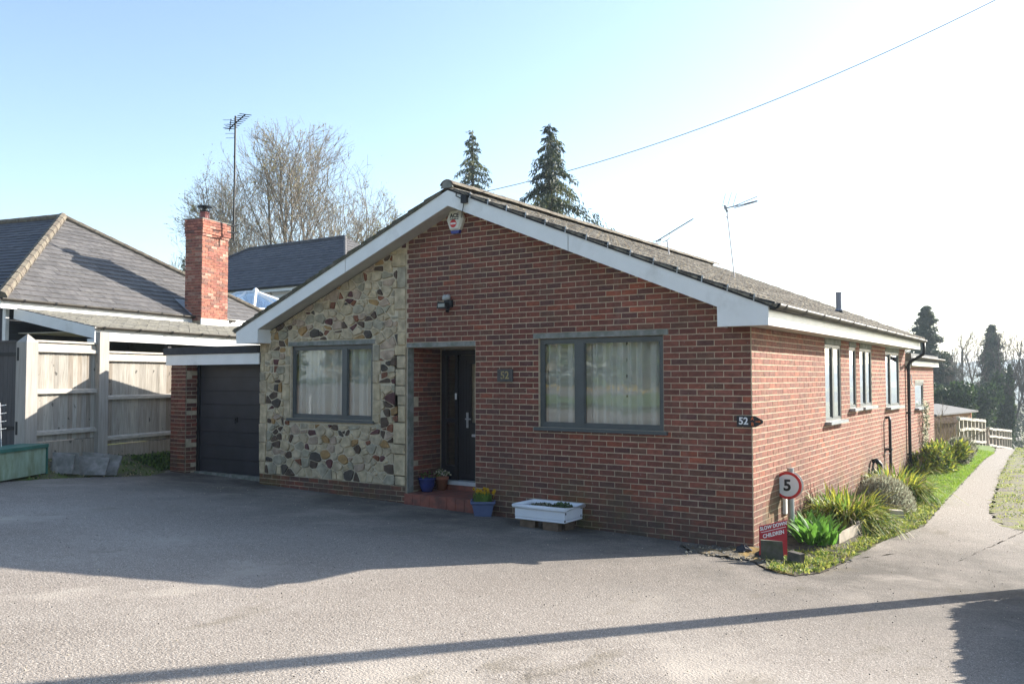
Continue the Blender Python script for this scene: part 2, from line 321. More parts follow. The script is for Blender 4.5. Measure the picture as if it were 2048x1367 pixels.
def ground_mat(name, c1, c2, speck, sp_amt=.5, patches=None, moss=None, wall_dirt_shade=False, sscale=110, bst=.5, along=False):
    m, t, p, N, L = newmat(name); v = coords(t)
    c = ramp(t, noise(t, v, .55, 6, .6), .32, .68, rgb(c1), rgb(c2))
    c = mix(t, ramp(t, noise(t, v, sscale, 2, .8), .54, .64), c, speck); c = mix(t, ramp(t, noise(t, v, sscale*.45, 3, .8), .60, .70), c, tuple(x*.5 for x in c1))
    dk = ramp(t, noise(t, v, sscale*1.3, 2, .8), .54, .64); c = mix(t, dk, c, tuple(x*.42 for x in c1))
    c = mix(t, ramp(t, noise(t, v, 14, 5, .7), .48, .80, (0, 0, 0, 1), (.5, .5, .5, 1)), c, tuple(x*.62 for x in c1))
    if patches: c = mix(t, ramp(t, noise(t, coords(t, (1, .6, 1)), .9, 6, .68), .55, .70), c, patches)
    gp = N('ShaderNodeNewGeometry'); sx = N('ShaderNodeSeparateXYZ'); L(gp.outputs['Position'], sx.inputs[0])
    if wall_dirt_shade:                                                    # damp silt and moss by the house wall, widened to paint in its shade
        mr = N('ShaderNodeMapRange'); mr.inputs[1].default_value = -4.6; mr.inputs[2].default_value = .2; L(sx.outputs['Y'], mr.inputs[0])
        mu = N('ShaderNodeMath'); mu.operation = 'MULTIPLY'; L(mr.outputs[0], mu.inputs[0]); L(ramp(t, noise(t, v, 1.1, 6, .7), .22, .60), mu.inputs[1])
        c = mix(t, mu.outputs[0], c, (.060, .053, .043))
        vo = N('ShaderNodeTexVoronoi'); vo.feature = 'DISTANCE_TO_EDGE'; vo.inputs['Scale'].default_value = .42
        va = N('ShaderNodeVectorMath'); va.operation = 'ADD'; nv = N('ShaderNodeTexNoise'); nv.inputs['Scale'].default_value = 1.6; nv.inputs['Detail'].default_value = 5
        L(v, nv.inputs['Vector']); L(v, va.inputs[0]); L(nv.outputs['Color'], va.inputs[1]); L(va.outputs[0], vo.inputs['Vector'])
        cr = ramp(t, vo.outputs['Distance'], .002, .007, (1, 1, 1, 1), (0, 0, 0, 1)); cm = N('ShaderNodeMath'); cm.operation = 'MULTIPLY'
        L(cr, cm.inputs[0]); L(ramp(t, noise(t, v, .33, 3), .55, .66, (0, 0, 0, 1), (.55, .55, .55, 1)), cm.inputs[1]); c = mix(t, cm.outputs[0], c, (.07, .062, .05))
    if along:
        mr = N('ShaderNodeMapRange'); mr.inputs[1].default_value = -1.0; mr.inputs[2].default_value = 5.0; L(sx.outputs['Y'], mr.inputs[0])
        mz = N('ShaderNodeMapRange'); mz.inputs[1].default_value = -.2; mz.inputs[2].default_value = .6; L(sx.outputs['X'], mz.inputs[0])
        m3 = N('ShaderNodeMath'); m3.operation = 'MULTIPLY'; L(mr.outputs[0], m3.inputs[0]); L(mz.outputs[0], m3.inputs[1]); c = mix(t, m3.outputs[0], c, mix(t, ramp(t, noise(t, v, 70, 3), .4, .62), (.21, .18, .145), (.46, .41, .35)))
        c = mix(t, ramp(t, noise(t, coords(t, (1, .35, 1)), 1.4, 5, .7), .60, .72, (0, 0, 0, 1), (.6, .6, .6, 1)), c, (.15, .125, .085))
    if moss: c = mix(t, ramp(t, noise(t, v, 2.1, 7, .72), moss[1], moss[2]), c, moss[0])
    L(c, p.inputs['Base Color']); p.inputs['Roughness'].default_value = .9; p.inputs['Specular IOR Level'].default_value = .25
    bump(t, p, noise(t, v, sscale*.7, 3), bst, .012)
    return m
asphalt = ground_mat('worn_asphalt', (.245, .208, .174), (.355, .31, .265), (.60, .54, .47), patches=(.40, .35, .295), wall_dirt_shade=True, along=True, sscale=85, bst=.9)
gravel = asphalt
earth = ground_mat('earth_and_grass', (.10, .085, .055), (.14, .12, .075), (.22, .19, .14), moss=((.11, .14, .035), .42, .58), sscale=45, bst=.9)
verge_m = ground_mat('mossy_verge', (.17, .145, .11), (.23, .20, .15), (.36, .33, .27), moss=((.24, .25, .06), .47, .56), sscale=55, bst=.9)
lawn_ground = ground_mat('lawn_turf', (.12, .19, .03), (.18, .26, .045), (.20, .25, .06), sscale=45, bst=.9)
junk_m = ground_mat('mossy_rubble', (.10, .085, .065), (.15, .125, .085), (.28, .26, .22), moss=((.26, .17, .05), .47, .58), sscale=40, bst=1)
# ------------------------------------------------------------------ setting: ground sheets
from mathutils.geometry import delaunay_2d_cdt
def struct(o): o['kind'] = 'structure'; return o
def axis(lo, a, b, hi, st, g=1.35):
    xs = list(np.arange(a, b+1e-6, st)); d = st
    x = a
    while x > lo: d *= g; x -= d; xs.insert(0, x)
    x = b; d = st
    while x < hi: d *= g; x += d; xs.append(x)
    return np.array(xs)
gx, gy = axis(-900, -18, 9, 900, .3), axis(-400, -14, 30, 260, .3)
X, Y = np.meshgrid(gx, gy); Z = gz(X, Y)-.035
nx, ny = len(gx), len(gy); I = np.arange(nx*ny).reshape(ny, nx)
Fq = np.stack([I[:-1, :-1], I[:-1, 1:], I[1:, 1:], I[1:, :-1]], -1).reshape(-1, 4)
struct(np_mesh('ground', np.stack([X, Y, Z], -1).reshape(-1, 3), Fq, earth, smooth=True))
def sheet(name, poly, dz, mat, step=.5, jit=.025, seg=.12, hump=None):
    r = random.Random(len(name)*13+len(poly)); pts = []
    poly = [(float(p[0]), float(p[1])) for p in poly]
    for i in range(len(poly)):
        p, q = poly[i], poly[(i+1) % len(poly)]; L = math.dist(p, q); n = max(1, min(160, int(L/seg)))
        for k in range(n):
            t = k/n; j = jit if 0 < k else 0
            pts.append((p[0]+(q[0]-p[0])*t+r.uniform(-j, j), p[1]+(q[1]-p[1])*t+r.uniform(-j, j)))
    nb = len(pts); xs, ys = [p[0] for p in pts], [p[1] for p in pts]
    inner = [(x+r.uniform(-.02, .02), y+r.uniform(-.02, .02)) for x in np.arange(min(xs), max(xs), step) for y in np.arange(min(ys), max(ys), step)]
    vs, es, fs, *_ = delaunay_2d_cdt([Vector(p) for p in pts+inner], [], [list(range(nb))], 1, 1e-5)
    V = np.array([(v.x, v.y) for v in vs]); z = gz(V[:, 0], V[:, 1])+dz
    if hump is not None: z = z+hump(V[:, 0], V[:, 1])
    return struct(np_mesh(name, np.column_stack([V, z]), np.array([f[:3] for f in fs if len(f) == 3]), mat, smooth=True))
P2 = lambda u, v: tuple(gnd(u, v)[:2])
tl = [P2(u, v) for u, v in [(1700, 1118), (1760, 1085), (1850, 1050), (1885, 1008), (1940, 950), (1968, 920), (1992, 900), (2003, 892)]]
tr_ = [P2(u, v) for u, v in [(2048, 1062), (1990, 1043), (1978, 1020), (1987, 990), (2000, 950), (2014, 922), (2030, 900), (2043, 891)]]
dirv = np.array(tl[-1])+np.array(tr_[-1])-np.array(tl[-3])-np.array(tr_[-3]); dirv = dirv/np.linalg.norm(dirv)
far_l, far_r = np.array(tl[-1])+dirv*45, np.array(tr_[-1])+dirv*45
bed_edge = [P2(u, v) for u, v in [(1500, 1120), (1530, 1138), (1590, 1152), (1640, 1146)]]
foot = [P2(u, v) for u, v in [(300, 951), (200, 953), (100, 957), (0, 964)]]
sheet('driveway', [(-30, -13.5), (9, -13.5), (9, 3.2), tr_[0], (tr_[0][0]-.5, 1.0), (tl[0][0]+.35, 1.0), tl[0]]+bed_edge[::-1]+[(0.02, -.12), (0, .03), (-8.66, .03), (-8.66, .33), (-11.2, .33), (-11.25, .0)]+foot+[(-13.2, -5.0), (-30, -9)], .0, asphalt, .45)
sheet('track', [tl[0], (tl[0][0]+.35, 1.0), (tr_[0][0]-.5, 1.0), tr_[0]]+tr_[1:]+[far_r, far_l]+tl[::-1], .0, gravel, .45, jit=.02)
sheet('verge', [(9, 3.45), tr_[0]]+tr_[1:]+[far_r, far_r+np.array([3, 0]), (9, 40)], .0, verge_m, .6, jit=.09, hump=lambda x, y: .05*sst(0, .5, x-np.interp(y, [p[1] for p in tr_], [p[0] for p in tr_])))
sheet('flower_bed', [(.0, .05), bed_edge[1], bed_edge[2], bed_edge[3], tl[0], (.80, 2.0), (.80, 6.2), (.0, 6.2)], .02, soil, .25, hump=lambda x, y: .07*sst(.0, .3, x)*sst(.9, .5, x)*sst(.3, 1.0, y)-.012*sst(.5, .0, y))
lawn_poly = [(.0, 6.0), (.82, 5.6), (1.05, 6.0), tl[3], tl[4], tl[5], tl[6], (.5, 23), (.0, 23)]
sheet('lawn', lawn_poly, .01, lawn_ground, .4, hump=lambda x, y: .05*sst(1.2, .5, x))
sheet('rubble_patch', [(-.75, -.45), (-.3, -.72), (.2, -.75), bed_edge[2], bed_edge[1], (.05, .15), (-.15, .02), (-.6, -.1)], .012, junk_m, .1, jit=.05, seg=.07, hump=lambda x, y: .05*np.exp(-((x-.1)**2+(y+.15)**2)/.08)+.02*np.sin(x*31)*np.sin(y*27))
# hills across the valley
hx = np.linspace(-900, 1100, 130); hy = np.linspace(240, 1700, 60); X, Y = np.meshgrid(hx, hy)
Z = -9+31*sst(260, 1500, Y)+5*np.sin(X*.011+1)*sst(300, 900, Y)+3.5*np.sin(X*.031+Y*.013)+2*np.sin(X*.09)*np.sin(Y*.05)
I = np.arange(130*60).reshape(60, 130); Fq = np.stack([I[:-1, :-1], I[:-1, 1:], I[1:, 1:], I[1:, :-1]], -1).reshape(-1, 4)
hill_m = M('wooded_hillside', (.06, .075, .045), .95, .4, .02, col2=(.14, .16, .07), lo=.5, hi=.56)
struct(np_mesh('hills', np.stack([X, Y, Z], -1).reshape(-1, 3), Fq, hill_m, smooth=True))

# ------------------------------------------------------------------ shared piece makers
UNIT = {}
def unit(mat):
    if mat.name not in UNIT:
        b = MB(); b.hexa([(0, 0, 0), (1, 0, 0), (1, 1, 0), (0, 1, 0), (0, 0, 1), (1, 0, 1), (1, 1, 1), (0, 1, 1)])
        UNIT[mat.name] = b.mesh('unit_'+mat.name, mat)
    return UNIT[mat.name]
def piece(name, mat, a, b, parent, label=None):                     # axis-aligned block as its own object, shared mesh
    a, b = np.minimum(a, b), np.maximum(a, b)
    Mx = Matrix.Translation(Vector(a)) @ Matrix.Diagonal((*[float(x) for x in (b-a)], 1))
    o = bpy.data.objects.new(name, unit(mat)); link(o, parent, Mx)
    if label: o['label'] = label
    return o
def lay_bricks(rows, spans, phase, fn, mats, wts, depth=.03, proud=.006, seed=1, L=.225, gap=.010, jit=.0035):
    """rows: list of (z0,z1,k); spans(z0,z1) -> intervals; gives (a0,a1,z0,z1,n0,n1,matindex)"""
    r = random.Random(seed); out = []
    for z0, z1, k in rows:
        for s0, s1 in spans(z0, z1):
            off = phase + (.5*L if k % 2 else 0.0); n = math.floor((s0-off)/L); a = off+n*L
            while a < s1-1e-4:
                b0, b1 = max(a, s0), min(a+L, s1); a += L
                if b1-b0 < .03: continue
                pr = proud+r.uniform(-jit, jit); j = r.uniform(-.0015, .0015)
                out.append((b0+gap/2, b1-gap/2, z0+gap/2+j, z1-gap/2+j, pr-depth, pr, r.choices(range(len(mats)), wts)[0]))
    return out
def place_bricks(bricks, fn, mats, parent, cap, rest='brickwork', seed=3):
    key = sorted(range(len(bricks)), key=lambda i: math.dist(fn((bricks[i][0]+bricks[i][1])/2, bricks[i][2], 0), CAM)-(bricks[i][1]-bricks[i][0])*2)
    mb = MB()
    for q, i in enumerate(key):
        a0, a1, z0, z1, n0, n1, mi = bricks[i]
        if q < cap: piece('brick', mats[mi], np.array(fn(a0, z0, n0)), np.array(fn(a1, z1, n1)), parent)
        else: mb.box((a0, z0, n0), (a1, z1, n1), mi, fn)
    if mb.f: mb.build(rest, mats, parent, kind='stuff')
def window(parent, fn, a0, a1, z0, z1, mull, set_back=.05, sill_out=.06, lintel=None, curtain=False, sillm=None, fw=.055, name='window', ext=.06, label=None, pane_m=None):
    fr = MB(); d0, d1 = -set_back-.07, -set_back
    fr.box((a0, z0, d0), (a1, z0+fw, d1), 0, fn); fr.box((a0, z1-fw, d0), (a1, z1, d1), 0, fn)
    fr.box((a0, z0+fw, d0), (a0+fw, z1-fw, d1), 0, fn); fr.box((a1-fw, z0+fw, d0), (a1, z1-fw, d1), 0, fn)
    edges = [a0+fw]
    for m0, m1 in mull: fr.box((m0, z0+fw, d0), (m1, z1-fw, d1+.004), 0, fn); edges += [m0, m1]
    edges.append(a1-fw)
    o = fr.build(name, alu, parent, label=label)
    for i in range(0, len(edges), 2):
        p = MB(); p.add([fn(edges[i]-.005, z0+fw-.005, d1-.019), fn(edges[i+1]+.005, z0+fw-.005, d1-.019), fn(edges[i+1]+.005, z1-fw+.005, d1-.019), fn(edges[i]-.005, z1-fw+.005, d1-.019)], [(0, 1, 2, 3)]); p.build('pane', pane_m or glass, o)
        bd = MB(); e0, e1 = edges[i], edges[i+1]; y0, y1 = z0+fw, z1-fw; h = .016     # glazing bead round the pane
        for q in (((e0, y0), (e1, y0+h)), ((e0, y1-h), (e1, y1)), ((e0, y0+h), (e0+h, y1-h)), ((e1-h, y0+h), (e1, y1-h))):
            bd.box((*q[0], d1-.018), (*q[1], d1-.008), 0, fn)
        bd.build('glazing_bead', alu, o)
    s = MB(); s.box((a0-ext, z0-.045, -set_back+.001), (a1+ext, z0-.002, sill_out), 0, fn); s.build('sill', sillm or alu, o)
    if lintel:
        l = MB(); l.box((lintel[0], lintel[2], -.1), (lintel[1], lintel[3], .014), 0, fn); l.build('lintel', concrete, o)
    if curtain:
        n = 260; A = np.linspace(a0+.02, a1-.02, n); r = random.Random(int(a0*100)); ph = r.uniform(0, 6)
        off = .045*np.sin(A*26+ph+2.2*np.sin(A*5))+.022*np.sin(A*67+ph)+.02*np.sin(A*41+2*ph)
        V = [fn(A[i], z, -set_back-.13-off[i]) for i in range(n) for z in (z0-.05, z1+.05)]
        c = MB(); c.add(V, [(2*i, 2*i+2, 2*i+3, 2*i+1) for i in range(n-1)]); c.build('curtain', curtain_m, o, smooth=True)
    return o

# ------------------------------------------------------------------ the bungalow
ZS = 2.60; M1, XA, ZA = .411, -4.30, 4.475                           # soffit level; slope; underside of the barge boards at the apex
bung = thing('bungalow', 'red brick bungalow with a patchwork stone panel, white barge boards and a black front door', 'house', (-4.3, 0, .08))
zr = lambda x: ZA-M1*abs(x-XA)                                        # underside of the rake
wall = MB(); T = -.26
def slab(a0, a1, z0, z1, n0=T, n1=.0015): wall.box((a0, z0, n0), (a1, z1, n1), 0, front)
slab(-4.02, 0, -.5, 1.335); slab(-4.02, -2.945, 1.335, 2.535); slab(-1.115, -.262, 1.335, 2.535); slab(-.262, -.004, 1.335, 2.535, -.2)
slab(-5.30, 0, 2.535, 2.60); slab(-8.64, -5.30, -.5, 1.335); slab(-8.64, -7.87, 1.335, 2.535); slab(-6.015, -5.30, 1.335, 2.535); slab(-8.64, -5.30, 2.535, 2.60)
slab(-5.30, -4.02, 2.46, 2.535, -.8)
wall.prism([(-8.64, 2.6), (-.01, 2.6), (-.01, 2.72), (-.3, 2.83), (XA, ZA+.02), (-8.30, 2.83), (-8.64, 2.72)], lambda a, b, h: front(a, b, h), T, .0015)
fw = wall.build('front_wall', mortar, bung)
rows = [(1.335+.075*k, 1.335+.075*(k+1), k) for k in range(-19, 42)]
def front_spans(z0, z1):
    if z0 >= 2.6:
        xr = XA+(ZA-z1)/M1+.10; xl = max(-5.315, XA-(ZA-z1)/M1-.10)
        return [(xl, min(xr, -.002))] if xr-xl > .15 and z1 < 4.46 else []
    if z0 > 2.53: return [(-5.315, -3.03), (-1.045, -.002)]
    if z0 > 2.45: return [(-4.02, -2.945), (-1.115, -.002)]
    if z0 > 1.33: return [(-4.02, -2.945), (-1.115, -.002)]
    return ([(-8.645, -5.32)] if z1 < .361 else [])+[(-4.02, -.002)]
fb = lay_bricks([r for r in rows if r[0] > -.25], front_spans, 0.0, front, BR, BW, seed=11, gap=.0125, jit=.002)
place_bricks(fb, front, BR, fw, 300)
# right-hand wall
SW = [(3.43, 4.44, 1.335, 2.51), (5.05, 5.55, 1.485, 2.51), (5.85, 6.84, 1.485, 2.51), (8.18, 9.66, 1.41, 2.51)]
wall = MB()
def slabr(a0, a1, z0, z1): wall.box((a0, z0, T), (a1, z1, .0015), 0, right)
ys = [0.003]+[q for s in SW for q in s[:2]]+[10.45]
for i in range(0, len(ys), 2): slabr(ys[i], ys[i+1], -.6, 2.6)
for a0, a1, z0, z1 in SW: slabr(a0, a1, -.6, z0); slabr(a0, a1, z1, 2.6)
sw = wall.build('side_wall', mortar, bung)
def side_spans(z0, z1):
    out = [(0.003, 10.45)]
    for a0, a1, w0, w1 in SW:
        if z1 > w0+.01: out = [q for s, e in out for q in ((s, min(e, a0)), (max(s, a1), e)) if q[1]-q[0] > .02]
    return out
sb = lay_bricks([r for r in rows if -.55 < r[0] < 2.59], side_spans, .1125, right, BR, BW, seed=12, jit=.0012, proud=.004, gap=.012)
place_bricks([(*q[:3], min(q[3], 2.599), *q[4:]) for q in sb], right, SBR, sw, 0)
w_ = MB(); w_.box((-8.64, T*-1, -.4), (-8.40, 10.45, 2.6)); w_.prism([(-8.40, -.6), (-.27, -.6), (-.27, 2.6), (XA, ZA-.1), (-8.40, 2.6)], lambda a_, b__, h: (a_, h, b__), 10.2, 10.45); w_.build('hidden_wall', mortar, bung)
wins = [window(bung, front, -2.945, -1.115, 1.335, 2.53, [(-2.395, -2.262)], .035, .05, (-3.03, -1.045, 2.537, 2.608), True, label='wide front window set in red brick with net curtains'),
        window(bung, front, -7.87, -6.015, 1.335, 2.53, [(-6.71, -6.60)], .035, .05, (-7.935, -5.965, 2.537, 2.608), True, label='front window set in the stone panel with net curtains')]
for a0, a1, z0, z1 in SW:
    m = [] if a1-a0 < .6 else [((a0+a1)/2-.05-(.22 if a1-a0 > 1.2 else 0), (a0+a1)/2+.05-(.22 if a1-a0 > 1.2 else 0))]
    window(bung, right, a0, a1, z0, z1-.005, m, .004, .10, (a0-.0, a1+.0, z1, 2.597), False, sill_m, .042, ext=.05, pane_m=glass_side)
for fn_, rects in ((front, [(-2.945, -1.115), (-7.87, -6.015)]), (right, [s[:2] for s in SW])):
    for a0, a1 in rects:
        if fn_ is right:
            c = MB(); c.box((a0, 1.25, -.35), (a1, 2.6, -.3), 0, fn_); c.build('window_blind', curtain_m, bung)
# a patterned tie-back hanging behind the wide window
t_ = MB(); t_.tube([front(-1.72+.012*math.sin(i*1.9), 2.52-i*.07, -.17) for i in range(12)], [.018+.006*(i % 2) for i in range(12)], 6); t_.build('curtain_tie', rope_m, wins[0])
# door recess
rec = MB(); rec.box((-5.56, -.004, -.4), (-5.306, .9, 2.46)); rec.box((-4.02+.003, .26, -.4), (-3.8, 1.0, 2.46)); rec.box((-5.3, .92, -.4), (-4.0, 1.1, 2.46)); 
porch = rec.build('porch_recess', mortar, bung)
rb = lay_bricks([r for r in rows if -.0 < r[0] < 2.45], lambda a, b: [(.14, .80)], .14, None, BR, BW, seed=5)
place_bricks(rb, lambda a, z, n: (-5.304+n, a, z), BR, porch, 60)
b_ = MB(); b_.box((-5.306, -.001, .26), (-5.290, .135, 2.455)); b_.build('jamb_strip', concrete, porch)
b_ = MB(); b_.box((-5.312, -.006, 2.462), (-4.022, .24, 2.532)); b_.build('door_lintel', concrete, bung)
dr = MB(); Yd = .84
for q in ((-5.285, -5.20), (-5.02, -4.965), (-4.06, -4.02)): dr.box((q[0], Yd-.03, .40), (q[1], Yd+.06, 2.44))
dr.box((-5.2, Yd-.03, 2.36), (-4.06, Yd+.06, 2.44)); dr.box((-5.2, Yd-.03, .40), (-5.02, Yd+.06, .62)); dr.box((-5.2, Yd-.03, 1.30), (-5.02, Yd+.06, 1.36))
dframe = dr.build('door_frame', door_m, bung)
p = MB(); p.add([(-5.2, Yd, .62), (-5.02, Yd, .62), (-5.02, Yd, 2.36), (-5.2, Yd, 2.36)], [(0, 1, 2, 3)]); p.build('side_light', glass_dark, dframe)
dd = MB(); dd.box((-4.96, Yd+.005, .405), (-4.74, Yd+.05, 2.355)); dd.box((-4.74, Yd+.005, .405), (-4.062, Yd+.05, 1.30)); dd.box((-4.74, Yd+.005, 2.22), (-4.062, Yd+.05, 2.355)); dd.box((-4.3, Yd+.005, 1.30), (-4.062, Yd+.05, 2.22))
for k in range(4): dd.box((-4.93+.055*k, Yd+.0, .5), (-4.93+.055*k+.008, Yd+.006, 2.28))
door = dd.build('front_door', door_m, bung)
p = MB(); p.add([(-4.74, Yd+.02, 1.30), (-4.3, Yd+.02, 1.30), (-4.3, Yd+.02, 2.22), (-4.74, Yd+.02, 2.22)], [(0, 1, 2, 3)]); p.build('door_pane', glass, door)
h = MB(); h.tube([(-4.80, Yd-.04, 1.36), (-4.70, Yd-.04, 1.36)], .012, 8); h.tube([(-4.79, Yd+.005, 1.36), (-4.79, Yd-.045, 1.36)], .012, 8); h.box((-4.812, Yd-.004, 1.22), (-4.772, Yd+.005, 1.46)); h.build('handle', galv, door)
h = MB(); h.box((-4.70, Yd-.012, 1.085), (-4.40, Yd+.004, 1.125)); h.build('letter_box', galv, door)
h = MB(); h.box((-5.005, Yd-.045, 1.66), (-4.975, Yd-.031, 1.76)); h.build('door_bell', white_pvc, dframe)
h = MB(); h.box((-5.285, Yd-.14, .34), (-4.02, Yd+.06, .398)); h.build('threshold', M('pale_threshold', (.55, .56, .56), .5, .1), bung)
stp = MB(); stp.box((-5.315, .02, -.2), (-4.025, .72, .248)); step = stp.build('front_step', mortar, bung)
for i in range(8):
    x0 = -5.318+i*.1625
    piece('tile', quarry, np.array((x0+.003, -.045, .05)), np.array((x0+.1595, .018, .262)), step)
    for j in range(4): piece('tile', quarry, np.array((x0+.003, .022+j*.172, .2)), np.array((x0+.1595, .022+j*.172+.168, .264)), step)
piece('tile', quarry, np.array((-5.285, .69, .2)), np.array((-4.025, .705, .338)), step)
# ------------------------------------------------------------------ stone panel
sp = MB(); sp.prism([(-8.642, .362), (-5.318, .362), (-5.318, 4.02), (-8.30, 2.83), (-8.642, 2.70)], lambda a, b, h: front(a, b, h), -.003, .0)
panel_poly = [(-8.642, .364), (-5.322, .364), (-5.322, zr(-5.322)+.02), (-8.29, 2.85), (-8.642, 2.70)]
# backing split round the window
sp = MB()
for q in ([(-8.642, .362), (-7.872, .362), (-7.872, 3.02), (-8.30, 2.845), (-8.642, 2.72)], [(-6.013, .362), (-5.318, .362), (-5.318, 4.06), (-6.013, 3.775)],
          [(-7.872, .362), (-6.013, .362), (-6.013, 1.334), (-7.872, 1.334)], [(-7.872, 2.535), (-6.013, 2.535), (-6.013, 3.775), (-7.872, 3.02)]):
    sp.prism(q, front, -.003, .004)
stone_panel = sp.build('stone_panel', stone_mortar, bung)
rs = random.Random(21)
def quoins(x_in, z0, z1, side, wmin, wmax):
    out = []; z = z0
    while z < z1-.05:
        h = min(rs.choice((.15, .2, .26, .33)), z1-z); wd = rs.uniform(wmin, wmax)
        out.append((x_in, x_in+wd*side, z, z+h)); z += h
    return out
blocks = quoins(-8.642, .364, 2.66, 1, .10, .21)+quoins(-5.322, .364, 3.98, -1, .15, .29)+quoins(-7.885, 1.30, 2.53, -1, .11, .19)+quoins(-5.995, 1.30, 2.53, 1, .10, .2)
blocks = [(min(a, b), max(a, b), z0, z1) for a, b, z0, z1 in blocks]
hole = [(-7.945, -5.955, 2.53, 2.615), (-7.94, -5.95, 1.255, 1.34), (-7.885, -5.995, 1.255, 2.615)]
# seeds -> cells
seeds = []
z = .40
while z < 4.1:
    h = rs.uniform(.088, .145); x = -8.64+rs.uniform(0, .1)
    while x < -5.3:
        wd_ = rs.choice((.08, .10, .12, .15, .19, .24)); cx_, cz_ = x+wd_/2+rs.uniform(-.02, .02), z+h/2+rs.uniform(-.045, .045); x += wd_
        if cz_ > zr(cx_)+.05 or (-7.87 < cx_ < -6.01 and 1.27 < cz_ < 2.6) or any(a-.015 < cx_ < b+.015 and c-.015 < cz_ < d+.015 for a, b, c, d in blocks): continue
        if rs.random() < .10: cz_ += .05
        seeds.append((cx_, cz_, wd_*.42))
    z += h
stones = []
def cut_rect(poly, r, sd):
    """take a rectangle out of a convex polygon: keep the largest side"""
    a, b, c, d = r
    if not clip_convex(poly, [(a, c), (b, c), (b, d), (a, d)]): return poly
    opts = [clip(poly, *h) for h, ok in (((1, 0, a), sd[0] <= a+.03), ((-1, 0, -b), sd[0] >= b-.03), ((0, 1, c), sd[1] <= c+.03), ((0, -1, -d), sd[1] >= d-.03)) if ok] or [[]]
    return max(opts, key=lambda p: area(p) if len(p) > 2 else 0)
for i, (x, z, r0) in enumerate(seeds):
    poly = list(panel_poly)
    for j, (x2, z2, r2) in enumerate(seeds):
        if i == j: continue
        ax, az = .85**2, 1.15**2                                      # weighted, slightly flattened cells
        a, b = 2*(x2-x)*ax, 2*(z2-z)*az; c = ax*(x2**2-x**2)+az*(z2**2-z**2)-(r2**2-r0**2)*.9
        poly = clip(poly, a, b, c)
        if len(poly) < 3: break
    for h in [hole[0], hole[2]]+blocks:
        if len(poly) > 2: poly = cut_rect(poly, h, (x, z))
    if len(poly) > 2 and area(poly) > .0035: stones.append((poly, False))
for a, b, c, d in blocks:
    q = clip_convex([(a, c), (b, c), (b, d), (a, d)], panel_poly)
    if len(q) > 2: stones.append((q, True))
def inset(poly, d):
    n = len(poly); cx, cy = sum(p[0] for p in poly)/n, sum(p[1] for p in poly)/n; out = poly
    A = sum(poly[i][0]*poly[(i+1) % n][1]-poly[(i+1) % n][0]*poly[i][1] for i in range(n))
    src = poly if A > 0 else poly[::-1]; out = src
    for i in range(n):
        (x0, y0), (x1, y1) = src[i], src[(i+1) % n]; L = math.hypot(x1-x0, y1-y0)
        if L < 1e-6: continue
        a, b = (y1-y0)/L, -(x1-x0)/L; out = clip(out, a, b, a*x0+b*y0-d)
        if len(out) < 3: return []
    return out
def rounded(poly, k):
    out = []; n = len(poly)
    for i in range(n):
        p, q = poly[i], poly[(i+1) % n]
        out += [(p[0]+(q[0]-p[0])*k, p[1]+(q[1]-p[1])*k), (q[0]+(p[0]-q[0])*k, q[1]+(p[1]-q[1])*k)]
    return out
stone_list = []
for poly, blk in stones:
    q = inset(poly, .006 if blk else rs.uniform(.008, .0135))
    if len(q) < 3: continue
    ar = area(q)
    q = [(x+rs.uniform(-.006, .006), z+rs.uniform(-.006, .006)) for x, z in q] if not blk else q
    if not blk: q = rounded(q, rs.choice((.06, .09, .13, .2)))
    if blk: c = rs.choices(['tan', 'buff', 'grey', 'ochre'], [.5, .35, .12, .03])[0]
    elif ar < .0165 and rs.random() < .30: c = rs.choice(['dark', 'dark', 'slate', 'rust', 'maroon', 'dark'])
    elif rs.random() < .07: c = rs.choice(['dark', 'maroon', 'slate'])
    else: c = rs.choices(['tan', 'buff', 'grey', 'cool', 'pink', 'ochre'], [.33, .29, .13, .06, .11, .08])[0]
    stone_list.append((ar, q, c))
stone_list.sort(key=lambda s: -s[0])
rest = MB(); keys = list(ST)
for i, (ar, q, c) in enumerate(stone_list):
    m = MB() if i < 300 else rest; h1 = rs.uniform(.013, .038); n = len(q); cx, cz = sum(p[0] for p in q)/n, sum(p[1] for p in q)/n
    q2 = [(cx+(x-cx)*(1-.007/max(.02, math.sqrt(ar)/2)), cz+(z-cz)*(1-.007/max(.02, math.sqrt(ar)/2))) for x, z in q]
    tilt = [rs.uniform(-.004, .004) for _ in range(2)]
    vs = [front(x, z, -.0) for x, z in q]+[front(x, z, h1*.65) for x, z in q]+[front(x, z, h1+tilt[0]*(x-cx)*12+tilt[1]*(z-cz)*12) for x, z in q2]
    fs = [(k, (k+1) % n, n+(k+1) % n, n+k) for k in range(n)]+[(n+k, n+(k+1) % n, 2*n+(k+1) % n, 2*n+k) for k in range(n)]+[tuple(range(2*n, 3*n))]
    m.add(vs, fs, 0 if i < 300 else keys.index(c))
    if i < 300: m.build('stone', ST[c], stone_panel)
if rest.f: rest.build('small_stones', [ST[k] for k in keys], stone_panel, kind='stuff')

